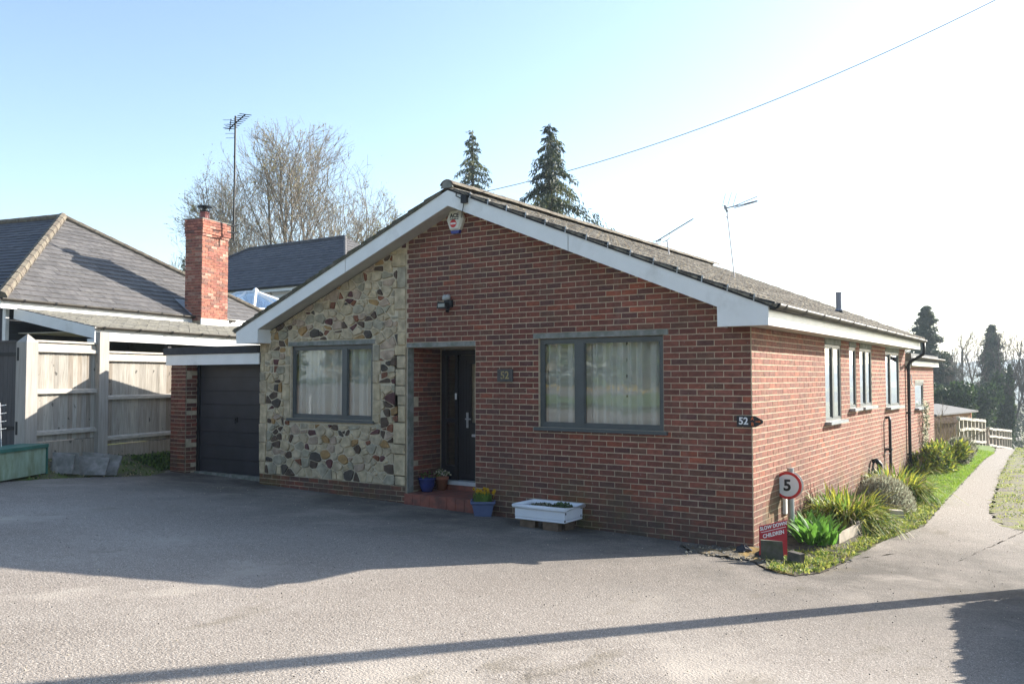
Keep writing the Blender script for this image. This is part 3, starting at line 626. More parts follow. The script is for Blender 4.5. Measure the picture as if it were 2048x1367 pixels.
# ------------------------------------------------------------------ bungalow roof
OV = -.30                                                             # verge overhang
bm_ = .225
for sgn, nm in ((1, 'barge_board'), (-1, 'barge_board')):
    xe = -.30 if sgn > 0 else -8.37
    for f0, f1 in ((0, .497), (.5, 1)):
        q0_, q1_ = (XA+(xe-XA)*f0, ZA+(2.83-ZA)*f0), (XA+(xe-XA)*f1, ZA+(2.83-ZA)*f1)
        b = MB(); b.prism([q0_, q1_, (q1_[0], q1_[1]+bm_), (q0_[0], q0_[1]+bm_)], front, -OV-.022, -OV+(.001 if f0 else 0)); b.build(nm, white_paint, bung)
    x1 = .30 if sgn > 0 else -8.93
    e = MB(); e.prism([(xe, 2.597), (x1, 2.597), (x1, 2.83+bm_-.6*M1+.0), (xe, 2.83+bm_)] if sgn > 0 else [(x1, 2.597), (xe, 2.597), (xe, 2.83+bm_), (x1, 2.83+bm_-.56*M1)], front, -OV-.024, -OV+.002)
    if sgn < 0: e.box((xe-.02, OV+.024, 2.597), (xe, -.002, 2.83)); e.box((x1, OV+.024, 2.5985), (xe-.02, .02, 2.61))
    else: e.box((xe, OV+.024, 2.597), (xe+.02, -.002, 2.83))
    e.build('eaves_box', white_paint, bung)
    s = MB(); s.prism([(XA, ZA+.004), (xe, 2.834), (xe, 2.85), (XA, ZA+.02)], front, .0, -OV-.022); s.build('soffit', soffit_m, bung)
    f = MB(); xo = x1
    f.box((xo-.02 if sgn > 0 else xo, OV+.024, 2.597), (xo if sgn > 0 else xo+.02, 10.5, 2.80)); f.build('fascia', white_paint, bung)
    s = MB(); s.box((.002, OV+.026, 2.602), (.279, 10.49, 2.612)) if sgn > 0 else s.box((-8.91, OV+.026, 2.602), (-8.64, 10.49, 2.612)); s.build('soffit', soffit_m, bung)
rf = MB(); ZT = ZA+bm_; ex = .34
for sgn in (1, -1):
    xe = XA+sgn*(4.62); ze = ZT-M1*4.62
    rf.prism([(XA, ZT-.03), (xe, ze-.03), (xe, ze+.02), (XA, ZT+.02)], front, -10.5, -OV-.05)
roof = rf.build('roof', felt_m, bung)
# interlocking tiles: unit tile, local x across, y up the slope, z out
tw, tg, tlen = .30, .335, .40
def tile_mesh(mat):
    b = MB(); xs = [0, .06, .11, .16, .21, .26, .30]; hs = [.0, .026, .030, .006, .004, .026, .012]; n = len(xs)
    vs = [(x, 0, h+.008) for x, h in zip(xs, hs)]+[(x, tlen, h-.012) for x, h in zip(xs, hs)]+[(x, 0, h-.022) for x, h in zip(xs, hs)]
    b.add(vs, [(i, i+1, n+i+1, n+i) for i in range(n-1)]+[(i+1, i, 2*n+i, 2*n+i+1) for i in range(n-1)]+[(0, n, 2*n)]+[(n-1, 2*n-1, 3*n-1)])
    return b
tb = tile_mesh(tile_m); tmesh = tb.mesh('roof_tile', tile_m)
cand = []
ca, sa = math.cos(math.atan(M1)), math.sin(math.atan(M1))
for sgn in (1, -1):
    exv = Vector((0, 1, 0)) if sgn > 0 else Vector((0, -1, 0)); up = Vector((-sgn*ca, 0, sa)); nn = exv.cross(up)
    ncol = int(10.75/tw)
    for r_ in range(15):
        for c_ in range(ncol+1):
            y = OV-.02+c_*tw if sgn > 0 else OV-.02+(c_+1)*tw
            s0 = 4.70/ca-r_*tg
            if s0 < .1: continue
            o = Vector((XA+sgn*s0*ca, y, ZT+.045-s0*sa))+Vector((0, 0, random.uniform(-.004, .004)))
            Mx = Matrix((exv, up, nn)).transposed().to_4x4(); Mx.translation = o
            Mx = Mx @ Matrix.Rotation(random.gauss(0, .012), 4, 'Z')
            cand.append((math.dist(o, CAM)+(0 if sgn > 0 else 100), Mx, sgn))
cand.sort(key=lambda q: q[0]); rest = MB()
for i, (d, Mx, sgn) in enumerate(cand):
    if i < 300: link(bpy.data.objects.new('tile', tmesh), roof, Mx)
    else: rest.add([Mx @ Vector(v) for v in tb.v], tb.f, 0 if sgn > 0 else 1)
rest.build('roof_tiling', [tile_m, tile_dk], roof, kind='stuff')
rt = MB(); k = 9
for (y0, y1, q) in ((0, .46, 1.06), ):
    vs = []
    for y in (0, .46):
        for r0 in (.125, .105):
            for j in range(k): t = math.pi*(.08+.84*j/(k-1)); vs.append((math.cos(t)*r0, y, math.sin(t)*r0*.85-.03))
    fs = [(j, j+1, 2*k+j+1, 2*k+j) for j in range(k-1)]+[(j+1, j, k+j, k+j+1) for j in range(k-1)]+[(2*k+j, 2*k+j+1, 3*k+j+1, 3*k+j) for j in range(k-1)]
    rt.add(vs, fs)
rtm = rt.mesh('ridge_tile', hip_m)
for i in range(24): link(bpy.data.objects.new('ridge_tile', rtm), roof, Matrix.Translation((XA, OV-.03+i*.452, ZT+.075+(i % 2)*.005)))
b = MB(); b.prism([(XA-.11, ZT+.03), (XA+.11, ZT+.03), (XA+.06, ZT+.13), (XA, ZT+.155), (XA-.06, ZT+.13)], front, -OV+.0, -OV+.025); b.build('ridge_end', concrete, roof)
for sgn in (1, -1):                                                   # verge undercloak along each rake, in tile-long lengths
    for i in range(15):
        s0, s1 = .12+i*tg*ca, .12+(i+1)*tg*ca
        if s1 > 4.68: s1 = 4.68
        b = MB(); za, zb = ZT-M1*s0, ZT-M1*s1
        b.prism([(XA+sgn*s0, za+.002), (XA+sgn*s1, zb+.002), (XA+sgn*s1, zb+.078), (XA+sgn*s0, za+.052)], front, -OV-.03, -OV+.016)
        b.build('verge_strip', black_pl if sgn > 0 else tile_dk, roof)
        if sgn > 0 and i < 14:
            c = MB(); xx = XA+s1-.02; zz = ZT-M1*(s1-.02)
            c.prism([(xx-.007, zz+.0), (xx+.007, zz), (xx+.020, zz+.085), (xx+.006, zz+.085)], front, -OV+.016, -OV+.021); c.build('verge_clip', galv, roof)
# gutter along the right eaves
def half_pipe(b, path0, path1, r, n=9, m=0):
    d = np.array(path1)-np.array(path0); L = np.linalg.norm(d); d = d/L; sd = np.cross(d, (0, 0, 1)); sd /= np.linalg.norm(sd)
    vs = []
    for p in (path0, path1):
        for rr in (r, r*.93):
            for j in range(n): t = math.pi*(1+j/(n-1)); vs.append(np.array(p)+sd*rr*math.cos(t)+np.array((0, 0, 1))*rr*math.sin(t))
    b.add(vs, [(j, j+1, 2*n+j+1, 2*n+j) for j in range(n-1)]+[(n+j, n+j+1, 3*n+j+1, 3*n+j) for j in range(n-1)]+[(0, n, 3*n, 2*n), (n-1, 2*n-1, 4*n-1, 3*n-1)], m)
gb = MB(); half_pipe(gb, (.372, OV+.02, 2.835), (.372, 10.6, 2.80), .062); gut = gb.build('gutter', gutter_m, bung, smooth=True)
b = MB(); half_pipe(b, (.372, OV+.0, 2.836), (.372, OV+.03, 2.836), .067, 12)
b.add([(.372+.066*math.cos(math.pi*(1+j/11)), OV, 2.836+.066*math.sin(math.pi*(1+j/11))) for j in range(12)], [tuple(range(12))]); b.build('gutter_stop', black_pl, gut)
bb = MB(); half_pipe(bb, (.372, 0, 0), (.372, .035, 0), .072, 10); bb.box((.30, .005, -.05), (.315, .03, .0)); bk = bb.mesh('gutter_bracket', black_pl)
for i in range(13):
    y = -.05+i*.86; link(bpy.data.objects.new('gutter_bracket', bk), gut, Matrix.Translation((0, y, 2.835-.0034*y)))
b = MB(); b.tube([(.372, 10.50, 2.76), (.372, 10.50, 2.56), (.36, 10.50, 2.50), (.09, 10.50, 2.33), (.055, 10.5, 2.26), (.055, 10.5, 1.0), (.055, 10.5, -.25)], .034, 8); dp = b.build('downpipe', black_pl, bung, smooth=True)
for z in (2.2, 1.2, .3):
    b = MB(); b.box((.0, 10.455, z), (.095, 10.545, z+.04)); b.build('pipe_clip', black_pl, dp)
# waste pipes low on the side wall
b = MB(); b.tube([(.01, 8.06, 1.21), (.07, 8.06, 1.22), (.085, 8.06, 1.16), (.085, 8.06, .3), (.085, 8.06, -.2)], .028, 8); b.tube([(.03, 7.75, 1.16), (.03, 7.74, .55), (.085, 8.04, .52)], .008, 5); wp = b.build('waste_pipe', black_pl, bung, smooth=True)
b = MB(); b.box((.0, 8.0, .58), (.125, 8.12, .62)); b.build('pipe_clip', black_pl, wp)
b = MB(); b.tube([(.02, 6.65, .48), (.09, 6.65, .50), (.14, 6.70, .43), (.15, 6.72, .2), (.15, 6.72, -.15)], [.04, .045, .05, .06, .06], 9); b.tube([(.06, 6.6, .48), (.05, 6.36, .2), (.05, 6.3, -.1)], .016, 6); b.tube([(.05, 6.55, .45), (.09, 6.6, .2), (.04, 6.5, -.1)], .012, 6); b.build('soil_pipe', black_pl, bung, smooth=True)
for (y, z, hh) in ((1.16, .26, .19),):
    b = MB(); b.box((.0, y, z), (.045, y+.30, z+hh+.06)); b.build('air_vent', white_pvc, bung)
b = MB(); b.tube([(-1.55, 9.2, 3.4), (-1.55, 9.2, 4.0)], .0, 4); 
pf = on_y(1678, 625, 6.2); 
fl = MB(); fz = ZT-M1*(pf[0]-XA); fl.lathe((pf[0], pf[1], fz), [(.075, -.08), (.072, .12), (.052, .14), (.052, .42), (.056, .42), (.056, .44), (.0, .44)], 12)
flue = fl.build('roof_flue', M('grey_flue', (.22, .23, .27), .5, .15), bung, smooth=False)
c = MB(); c.lathe((pf[0], pf[1], fz), [(.08, -.1), (.078, .10), (.06, .105)], 12); c.build('flue_collar', black_pl, flue)
# wall-mounted things that came with the house
al = thing('alarm_box', 'white hexagonal alarm box with a red no-entry disc under the gable apex', 'alarm box', (-4.34, -.0, 4.29))
hx_ = [(-.15, .0), (-.085, -.155), (.085, -.155), (.15, .0), (.085, .14), (-.085, .14)]
b = MB(); ax, az = -4.345, 4.315
vs = [front(ax+x, az+z, .0) for x, z in hx_]+[front(ax+x, az+z, .06) for x, z in hx_]+[front(ax+x*.84-.01, az+z*.86, .085) for x, z in hx_]
b.add(vs, [(k, (k+1) % 6, 6+(k+1) % 6, 6+k) for k in range(6)]+[(6+k, 6+(k+1) % 6, 12+(k+1) % 6, 12+k) for k in range(6)]+[tuple(range(12, 18))]); b.build('case', cream_p, al)
b = MB(); b.prism([(ax-.07, az-.205), (ax+.055, az-.205), (ax+.08, az-.156), (ax-.085, az-.156)], front, .0, .06); b.build('strobe_lens', blue_p, al)
def disc(cx, cz, r, n0, n1, mat, name, parent, fn=front, n=28, r_in=None):
    b = MB()
    if r_in is None: b.prism([(cx+r*math.cos(2*math.pi*i/n), cz+r*math.sin(2*math.pi*i/n)) for i in range(n)], fn, n0, n1)
    else:
        vs = [fn(cx+q*math.cos(2*math.pi*i/n), cz+q*math.sin(2*math.pi*i/n), h) for h in (n0, n1) for q in (r_in, r) for i in range(n)]
        b.add(vs, [(2*n+i, 2*n+(i+1) % n, 3*n+(i+1) % n, 3*n+i) for i in range(n)]+[(n+i, n+(i+1) % n, 3*n+(i+1) % n, 3*n+i) for i in range(n)]+[(i, (i+1) % n, 2*n+(i+1) % n, 2*n+i) for i in range(n)])
    return b.build(name, mat, parent)
disc(ax-.018, az-.06, .058, .083, .088, red_p, 'no_entry_disc', al)
b = MB(); b.box((ax-.066, az-.073, .088), (ax+.03, az-.048, .0915), 0, front); b.build('white_bar', white_p, al)
def text(body, size, mat, parent, M_, name='lettering', bold=.0, spacing=1.0, align='CENTER'):
    cu = bpy.data.curves.new(name, 'FONT'); cu.body = body; cu.size = size; cu.align_x = align; cu.align_y = 'CENTER'; cu.extrude = .0015; cu.offset = bold; cu.space_character = spacing
    cu.resolution_u = 3; cu.materials.append(mat)
    tmp = bpy.data.objects.new(name, cu); COL.objects.link(tmp); dg = bpy.context.evaluated_depsgraph_get()
    me = bpy.data.meshes.new_from_object(tmp.evaluated_get(dg)); bpy.data.objects.remove(tmp); bpy.data.curves.remove(cu)
    return link(bpy.data.objects.new(name, me), parent, M_)
def facing(org, nrm, up=(0, 0, 1)):
    n = Vector(nrm).normalized(); x = Vector(up).cross(n).normalized(); y = n.cross(x); Mx = Matrix((x, y, n)).transposed().to_4x4(); Mx.translation = Vector([float(c) for c in org]); return Mx
text('ACE', .085, black_p, al, facing((ax+.004, -.088, az+.052), (0, -1, 0)), bold=.0028, spacing=1.02)
text('07740 800 496', .026, black_p, al, facing((ax+.002, -.088, az+.002), (0, -1, 0)), bold=.0002)
lp = thing('security_light', 'black and grey security floodlight with sensor on the brick gable', 'light', (-4.5, -.01, 3.1))
b = MB(); b.box((-4.56, -.05, 3.04), (-4.42, -.008, 3.14)); b.prism([(-4.62, 3.02), (-4.44, 3.02), (-4.47, 3.10), (-4.60, 3.12)], front, .05, .15); b.build('lamp_head', black_pl, lp)
b = MB(); b.box((-4.59, -.155, 3.035), (-4.47, -.151, 3.085)); b.build('lamp_glass', M('lamp_glass', (.35, .36, .33), .15, .1), lp)
b = MB(); b.lathe((-4.545, -.045, 3.145), [(.035, 0), (.045, .03), (.03, .07), (.0, .085)], 10); b.lathe((-4.49, -.045, 3.15), [(.03, 0), (.04, .03), (.025, .07), (0, .08)], 10); b.build('lamp_dome', M('pale_dome', (.4, .4, .38), .4, .1), lp)
b = MB(); b.tube([(-4.47, -.07, 3.03), (-4.45, -.11, 2.97)], .028, 8); b.build('sensor', black_pl, lp)
pq = thing('number_plaque', 'dark slate house number plaque between the front door and the wide window', 'plaque', (-3.49, 0, 1.95))
b = MB(); b.box((-3.62, -.03, 1.948), (-3.365, -.004, 2.125)); b.build('plate', slate_pl, pq)
text('52', .15, numeral, pq, facing((-3.492, -.0305, 2.035), (0, -1, 0)), bold=.002)
ar = thing('arrow_sign', 'black arrow sign reading 52 A B at the brick corner', 'sign', (-.1, -.01, 1.5))
b = MB(); b.prism([(-.175, 1.425), (.045, 1.425), (.135, 1.475), (.135, 1.505), (.045, 1.555), (-.175, 1.555)], front, .012, .028); b.build('board', black_p, ar)
text('52', .115, white_p, ar, facing((-.095, -.0285, 1.49), (0, -1, 0)), bold=.003)
text('A', .055, orange_p, ar, facing((.012, -.0285, 1.522), (0, -1, 0)), bold=.0008); text('B', .055, orange_p, ar, facing((.012, -.0285, 1.458), (0, -1, 0)), bold=.0008)
b = MB(); b.box((.05, -.031, 1.486), (.10, -.0283, 1.494)); b.prism([(.088, 1.475), (.112, 1.49), (.088, 1.505)], front, .0283, .031); b.build('arrow', orange_p, ar)
# telephone drop wire and its bracket on the barge board
b = MB(); brk = on_y(931, 398, OV); b.box((brk[0]-.05, OV-.05, brk[2]-.06), (brk[0]+.05, OV-.003, brk[2]+.05)); b.tube([(brk[0]-.01, OV-.02, brk[2]-.05), (brk[0]-.05, OV-.015, brk[2]-.19), (brk[0]-.06, OV-.01, brk[2]-.26)], .006, 5); b.tube([(brk[0]-.06, OV-.02, brk[2]+.01), (brk[0]-.16, OV-.012, brk[2]+.06), (brk[0]-.15, OV-.012, brk[2]+.14)], .007, 5); b.build('wire_bracket', black_pl, bung)
# ------------------------------------------------------------------ attached garage
gar = thing('garage', 'flat roofed garage with a charcoal horizontally panelled door beside the stone wall', 'garage', (-9.9, .1, .22))
gd = MB()
for i in range(8):
    z0 = .262+i*.2505
    piece('door_panel', gdoor_m, np.array((-10.66, .27, z0+.004)), np.array((-8.665, .30, z0+.2465)), gar)
b = MB(); b.box((-10.68, .302, .2), (-8.65, .34, 2.3)); b.box((-10.745, .25, .2), (-10.665, .36, 2.3)); b.build('door_frame', black_pl, gar)
b = MB(); b.tube([(-9.62, .25, 1.25), (-9.60, .22, 1.24), (-9.59, .215, 1.17)], .013, 6); b.box((-9.65, .255, 1.20), (-9.58, .272, 1.29)); b.build('door_handle', black_pl, gar)
b = MB(); b.box((-10.72, .19, .18), (-8.65, .36, .256)); b.build('threshold', concrete, gar)
b = MB(); b.box((-11.20, .012, -.2), (-10.76, .28, 2.26)); b.box((-11.20, .28, -.2), (-10.95, 6.0, 2.42)); b.box((-11.2, 5.75, 0), (-8.66, 6.0, 2.42)); pier = b.build('pier', mortar, gar)
prow = [(.185+.075*k, .26+.075*k, k) for k in range(-3, 28)]
pb = lay_bricks(prow, lambda a, z: [(-11.205, -10.755)], -11.205, front, BR, [.2, .2, .15, .35, .02, .08], seed=8)
place_bricks(pb, lambda a, z, n: (a, .012-n, z), BR, pier, 150)
pb = lay_bricks(prow, lambda a, z: [(.03, .27)], .03+.1125, front, BR, [.2, .2, .15, .35, .02, .08], seed=9)
place_bricks(pb, lambda a, z, n: (-10.764+n, a, z), BR, pier, 60)
b = MB(); b.box((-11.32, -.03, 2.245), (-8.66, -.005, 2.44)); b.box((-11.32, -.004, 2.245), (-11.295, 6, 2.44)); b.build('fascia', white_paint, gar)
b = MB(); b.box((-11.37, -.06, 2.445), (-8.66, 6.05, 2.575)); b.build('flat_roof', felt_m, gar)
b = MB(); b.box((-11.29, .0, 2.26), (-8.66, .3, 2.28)); b.build('soffit', soffit_m, gar)

# ------------------------------------------------------------------ flat-roofed rear extension
ext = thing('rear_extension', 'low brick rear extension with a flat roof and one small window', 'extension', (0, 12.6, -.15))
b = MB(); XX = .0
b.box((-3, 10.46, -.6), (.0015, 11.65, 2.25)); b.box((-3, 12.90, -.6), (.0015, 14.6, 2.25)); b.box((-.26, 11.65, -.6), (.0015, 12.9, 1.285)); b.box((-.26, 11.65, 1.86), (.0015, 12.9, 2.25)); xw = b.build('side_wall', mortar, ext)
eb = lay_bricks([r for r in rows if -.5 < r[0] < 2.2], lambda a, z: [(10.46, 14.6)] if not (z > 1.30 and a < 1.85) else [(10.46, 11.65), (12.9, 14.6)], 10.46, right, BR, BW, seed=14, jit=.001, proud=.004, gap=.012)
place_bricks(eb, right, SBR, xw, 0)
window(ext, right, 11.65, 12.90, 1.29, 1.86, [], .004, .10, (11.65, 12.9, 1.862, 1.93), False, sill_m, .045, ext=.05, pane_m=glass_side)
b = MB(); b.box((-3, 10.62, 2.255), (.12, 14.75, 2.36)); b.build('fascia', white_paint, ext)
b = MB(); b.box((-3, 10.6, 2.365), (.10, 14.8, 2.53)); b.build('flat_roof', M('grey_felt_roof', (.16, .16, .155), .9, .25, 14), ext)
b = MB(); half_pipe(b, (.20, 10.62, 2.46), (.20, 14.9, 2.45), .06); b.build('gutter', gutter_m, ext, smooth=True)
b = MB(); b.tube([(.02, 11.05, 2.06), (.03, 11.05, 1.86), (.05, 11.14, 1.80)], .014, 6); b.build('overflow_pipe', white_pvc, ext)

# ------------------------------------------------------------------ board fence, gate, gateposts
u2 = FU/np.linalg.norm(FU); nv = np.array([u2[1], -u2[0]])           # along the fence; towards the drive
def fp(s, n, z): p = FA+u2*s+nv*n; return (p[0], p[1], z)
def fbox(b, s0, s1, n0, n1, z0, z1, m=0): b.box((s0, n0, z0), (s1, n1, z1), m, fp)
def at_px(px, n=0.0):                                                 # where along the fence a sight line crosses
    P = on_wall((*(FA+nv*n), 0), u2, px, 760); return float(np.dot(P[:2]-FA-nv*n, u2))
def zpx(px, py, n=0.0): return float(on_wall((*(FA+nv*n), 0), u2, px, py)[2])
fen = thing('board_fence', 'weathered close-board timber fence with two panels beside the garage', 'fence', fp(1.6, 0, .6))
sA, sB0, sB1, sC = .16, at_px(189.5), at_px(208), at_px(352)
gp = thing('gate_post', 'thick pale gate post with a pointed top at the end of the board fence', 'post', fp(0, 0, .55))
b = MB(); zt = zpx(60, 684); q = .115
b.hexa([fp(-q, -q, .3), fp(q, -q, .3), fp(q, q, .3), fp(-q, q, .3), fp(-q, -q, zt), fp(q, -q, zt), fp(q, q, zt), fp(-q, q, zt)])
b.add([fp(-q, -q, zt), fp(q, -q, zt), fp(q, q, zt), fp(-q, q, zt), fp(0, 0, zt+.14)], [(0, 1, 4), (1, 2, 4), (2, 3, 4), (3, 0, 4)]); b.build('post', post_m, gp)
b = MB(); zz = zpx(197, 664); fbox(b, sB0, sB1, -.0, .11, .3, zz); b.build('fence_post', post_m, fen)
def panel(s0, s1, tp, rails, gv, seed):
    r = random.Random(seed); n = max(3, int(round((s1-s0)/.098))); w = (s1-s0)/n
    for i in range(n):
        zt = tp+r.uniform(-.008, .004); mesh = MB(); mi = r.randrange(3); j = r.uniform(-.003, .003)
        a0, a1 = s0+i*w, s0+(i+1)*w+.014
        mesh.hexa([fp(a0, -.030, gv+.01), fp(a1, -.022, gv+.01), fp(a1, -.004+j, gv+.01), fp(a0, -.024+j, gv+.01), fp(a0, -.030, zt), fp(a1, -.022, zt), fp(a1, -.004+j, zt), fp(a0, -.024+j, zt)])
        mesh.build('board', fence_m[mi], fen)
    for z in rails:
        b = MB(); b.hexa([fp(s0, -.0, z-.035), fp(s1, -.0, z-.035), fp(s1, .06, z-.035), fp(s0, .06, z-.035), fp(s0, .0, z+.045), fp(s1, .0, z+.045), fp(s1, .06, z+.02), fp(s0, .06, z+.02)]); b.build('rail', post_w, fen)
    b = MB(); fbox(b, s0, s1, -.035, .045, tp, tp+.035); b.build('capping', post_w, fen)
    b = MB(); fbox(b, s0, s1, -.02, .012, tp-.10, tp-.02); b.build('capping_strip', post_w, fen)
    b = MB(); fbox(b, s0, s1, -.02, .015, gv-.42, gv); b.build('gravel_board', fence_m[2], fen)
m1, m2 = (sA+sB0)/2, (sB1+sC)/2
panel(sA-.03, sB0, zpx(130, 686), [zpx(130, 701), zpx(130, 782), zpx(130, 862)], zpx(130, 880), 4)
panel(sB1, sC, zpx(270, 707), [zpx(270, 719), zpx(270, 793), zpx(270, 871)], zpx(270, 884), 5)
gt = thing('boarded_gate', 'dark boarded gate with black strap hinges left of the pale gate post', 'gate', fp(-.1, -.1, .5))
gdir = np.array([-.985, -.17]); gP = np.array(fp(-.10, -.09, 0))[:2]
def gb_(s, n, z): p = gP+gdir*s+np.array([gdir[1], -gdir[0]])*-n; return (p[0], p[1], z)
gtop = far(20, 684, 14.4)[2]
for i in range(14): b = MB(); b.box((.02+i*.115, -.02, .62), (.02+i*.115+.111, .0, gtop-.0), 0, gb_); b.build('board', gate_m, gt)
for py in (708, 855):
    z = far(20, py, 14.4)[2]; b = MB(); b.box((-.02, .003, z-.03), (.75, .012, z+.03), 0, gb_); b.box((-.04, .0, z-.11), (.01, .016, z+.11), 0, gb_); b.build('strap_hinge', black_pl, gt)
b = MB(); b.box((.02, .0, gtop-.0), (1.62, .03, gtop+.03), 0, gb_); b.build('top_rail', gate_m, gt)
# green trough, leaning slabs, wire mesh
tP0, tP1 = gnd(91, 944), gnd(-60, 975)
tr = thing('green_trough', 'long green metal trough with an algae stained pale side in front of the gate', 'trough', (tP0+tP1)/2)
td = (tP1-tP0)[:2]; tL = np.linalg.norm(td); td = td/tL; tn = np.array([td[1], -td[0]])
if np.dot(tn, CAM[:2]-tP0[:2]) < 0: tn = -tn
zg = float(tP0[2])-.01
def tb_(s, n, z): p = tP0[:2]+td*s+tn*n; return (p[0], p[1], z)
b = MB(); b.box((.0, -.42, zg), (tL, -.0, zg+.42), 0, tb_); b.build('side', pale_green, tr)
b = MB(); b.box((-.03, -.45, zg+.36), (tL, -.422, zg+.475), 0, tb_); b.box((-.03, -.42, zg+.42), (tL, .03, zg+.475), 0, tb_); b.box((-.03, -.42, zg-.01), (-.002, .02, zg+.42), 0, tb_); b.build('rim', green_metal, tr)
gs = 'old paving slabs leaning by the fence'
for i, (px, py, wd, hh, ln, lab) in enumerate([(122, 944, .36, .30, .10, 'thin grey paving slab leaning nearest the green trough'), (132, 946, .40, .33, .16, 'grey slab second from the trough, partly covered by a wider slab'),
        (165, 947, .75, .27, .20, 'widest buff paving slab leaning in the middle of the row by the fence'), (187, 946, .33, .34, .14, 'narrow grey slab tilted beside the fence post foot'), (208, 947, .42, .31, .24, 'square grey slab leaning at the garage end of the row')]):
    P = gnd(px, py); o = thing('paving_slab', lab, 'slab', P, gs); d = np.array([.80, .60]); d = d/np.linalg.norm(d); bk = np.array([-.60, .80])
    if i in (1, 3): d = np.array([.45, .89]); bk = np.array([-.89, .45])
    def sf(s, n, z, P=P, d=d, bk=bk, ln=ln): q = P[:2]+d*s+bk*(n+ln*z/.3); return (q[0], q[1], P[2]+z)
    b = MB(); t = random.uniform(-.03, .03); b.hexa([sf(-wd/2, 0, -.02), sf(wd/2, 0, -.02), sf(wd/2, .045, -.02), sf(-wd/2, .045, -.02), sf(-wd/2, 0, hh+t), sf(wd/2, 0, hh-t), sf(wd/2, .045, hh-t), sf(-wd/2, .045, hh+t)]); b.build('slab', slab_m, o)
wm = thing('wire_mesh', 'short piece of bent white wire mesh standing behind the trough', 'wire mesh', far(3, 880, 13.6))
b = MB()
for py in (810, 826, 842, 857): b.tube([far(-25, py+3, 13.4), far(9, py, 13.5), far(12, py-1, 13.45)], .006, 4)
for px in (0, -14): b.tube([far(px, 805, 13.44), far(px+3, 905, 13.44)], .006, 4)
b.build('wires', white_paint, wm)

# ------------------------------------------------------------------ neighbour's house
N0 = far(190, 655, 16.5); nu = np.array([math.sin(R(-12.5)), math.cos(R(-12.5))]); nw = np.array([-nu[1], nu[0]])
def nb(s, b_, z): p = N0[:2]+nu*s+nw*b_; return (p[0], p[1], z)       # s along the eaves, b_ back from them
nh = thing('slate_roofed_house', 'neighbouring house with a hipped grey slate roof, lean-to and red brick chimney', 'house', nb(4, 2, .6))
zl, zm = 3.0, 3.60; LB = 2.15; mS0, mS1 = -.32, 9.0; aS, aB, aZ = 4.15, LB+3.55, 6.22
b = MB(); b.box((mS0+.35, LB+.3, .2), (mS1, LB+7, 3.45), 0, nb); b.build('wall', dk_clad, nh)
b = MB(); b.box((.35, .12, 2.2), (.42, LB+.3, 2.45), 0, nb); b.box((3.2, 1.2, .2), (9, LB+.25, 2.9), 0, nb); b.build('carport_wall', M('dark_interior', (.05, .05, .05), .9, .2), nh)
b = MB(); b.box((.3, .1, 2.92), (8.2, LB+.28, 2.94), 0, nb); b.build('ceiling', soffit_m, nh)
b = MB(); b.box((mS0+.30, LB+.24, .3), (mS0+.38, LB+.33, 3.44), 0, nb); b.build('corner_trim', white_paint, nh)
for s in (2.0, 4.6): b = MB(); b.box((s, .08, .3), (s+.1, .18, 2.9), 0, nb); b.build('carport_post', gate_m, nh)
hip = M('hip_end', (.1, .1, .1))
def roof_plane(parent, o, e_a, e_b, poly, tw, tg, mat, cap, name, rest, seed, thick=.012):
    """o origin, e_a along the eaves, e_b up the slope; poly (a,b) ccw"""
    o, e_a, e_b = (np.array(q, float) for q in (o, e_a, e_b)); e_a = e_a/np.linalg.norm(e_a); e_b = e_b/np.linalg.norm(e_b); nn = np.cross(e_a, e_b)
    if nn[2] < 0: nn = -nn
    pf = lambda a, b, h: tuple(o+e_a*a+e_b*b+nn*h)
    base = MB(); base.prism(poly, pf, -.06, -.03); main = base.build(name, mat, parent)
    r = random.Random(seed); items = []; bmax = max(p[1] for p in poly); amin, amax = min(p[0] for p in poly), max(p[0] for p in poly)
    for k in range(int(bmax/tg)+1):
        a = amin-(tw/2 if k % 2 else 0)
        while a < amax:
            q = clip_convex([(a+.003, k*tg), (a+tw-.003, k*tg), (a+tw-.003, (k+1)*tg+.03), (a+.003, (k+1)*tg+.03)], poly); a += tw
            if len(q) < 3 or area(q) < .004: continue
            j = r.uniform(-.004, .004); dz = r.uniform(-.006, .006)
            vs = []
            for h0 in (-.03, None):
                for x, y in q: t = (y-k*tg)/tg; vs.append(pf(x, y+dz*(1 if t < .5 else 0), (.016+j)*(1-t)+.0 if h0 is None else h0))
            n = len(q); fs = [tuple(range(n, 2*n))]+[(i, (i+1) % n, n+(i+1) % n, n+i) for i in range(n)]
            c = np.mean(vs, 0); items.append((np.linalg.norm(c-CAM), vs, fs))
    items.sort(key=lambda q: q[0]); rm = MB()
    for i, (d, vs, fs) in enumerate(items):
        if i < cap: m_ = MB(); m_.add(vs, fs); m_.build('slate', mat, main)
        else: rm.add(vs, fs)
    if rm.f: rm.build(rest, mat, main, kind='stuff')
    return main, pf
O = np.array(nb(mS0, LB, zm)); ap = np.array(nb(aS, aB, aZ)); Bm = np.array(nb(aS, LB, zm)); eb_ = ap-Bm; sl_ = np.linalg.norm(eb_)
hipr, pf = roof_plane(nh, O, (*nu, 0), eb_, [(0, 0), (mS1-mS0, 0), (aS-mS0, sl_)], .36, .205, slate_m, 300, 'hip_roof', 'slates', 4)
o2 = np.array(nb(mS0, LB, zm)); e2 = np.array((*nw, 0)); up2 = np.array(nb(aS, LB, aZ))-np.array(nb(mS0, LB, zm)); s2 = np.linalg.norm(up2)
roof_plane(nh, o2, e2, up2, [(0, 0), (12, 0), (12, s2), (3.55, s2)], .36, .205, slate_dk, 150, 'main_roof', 'slates', 6)
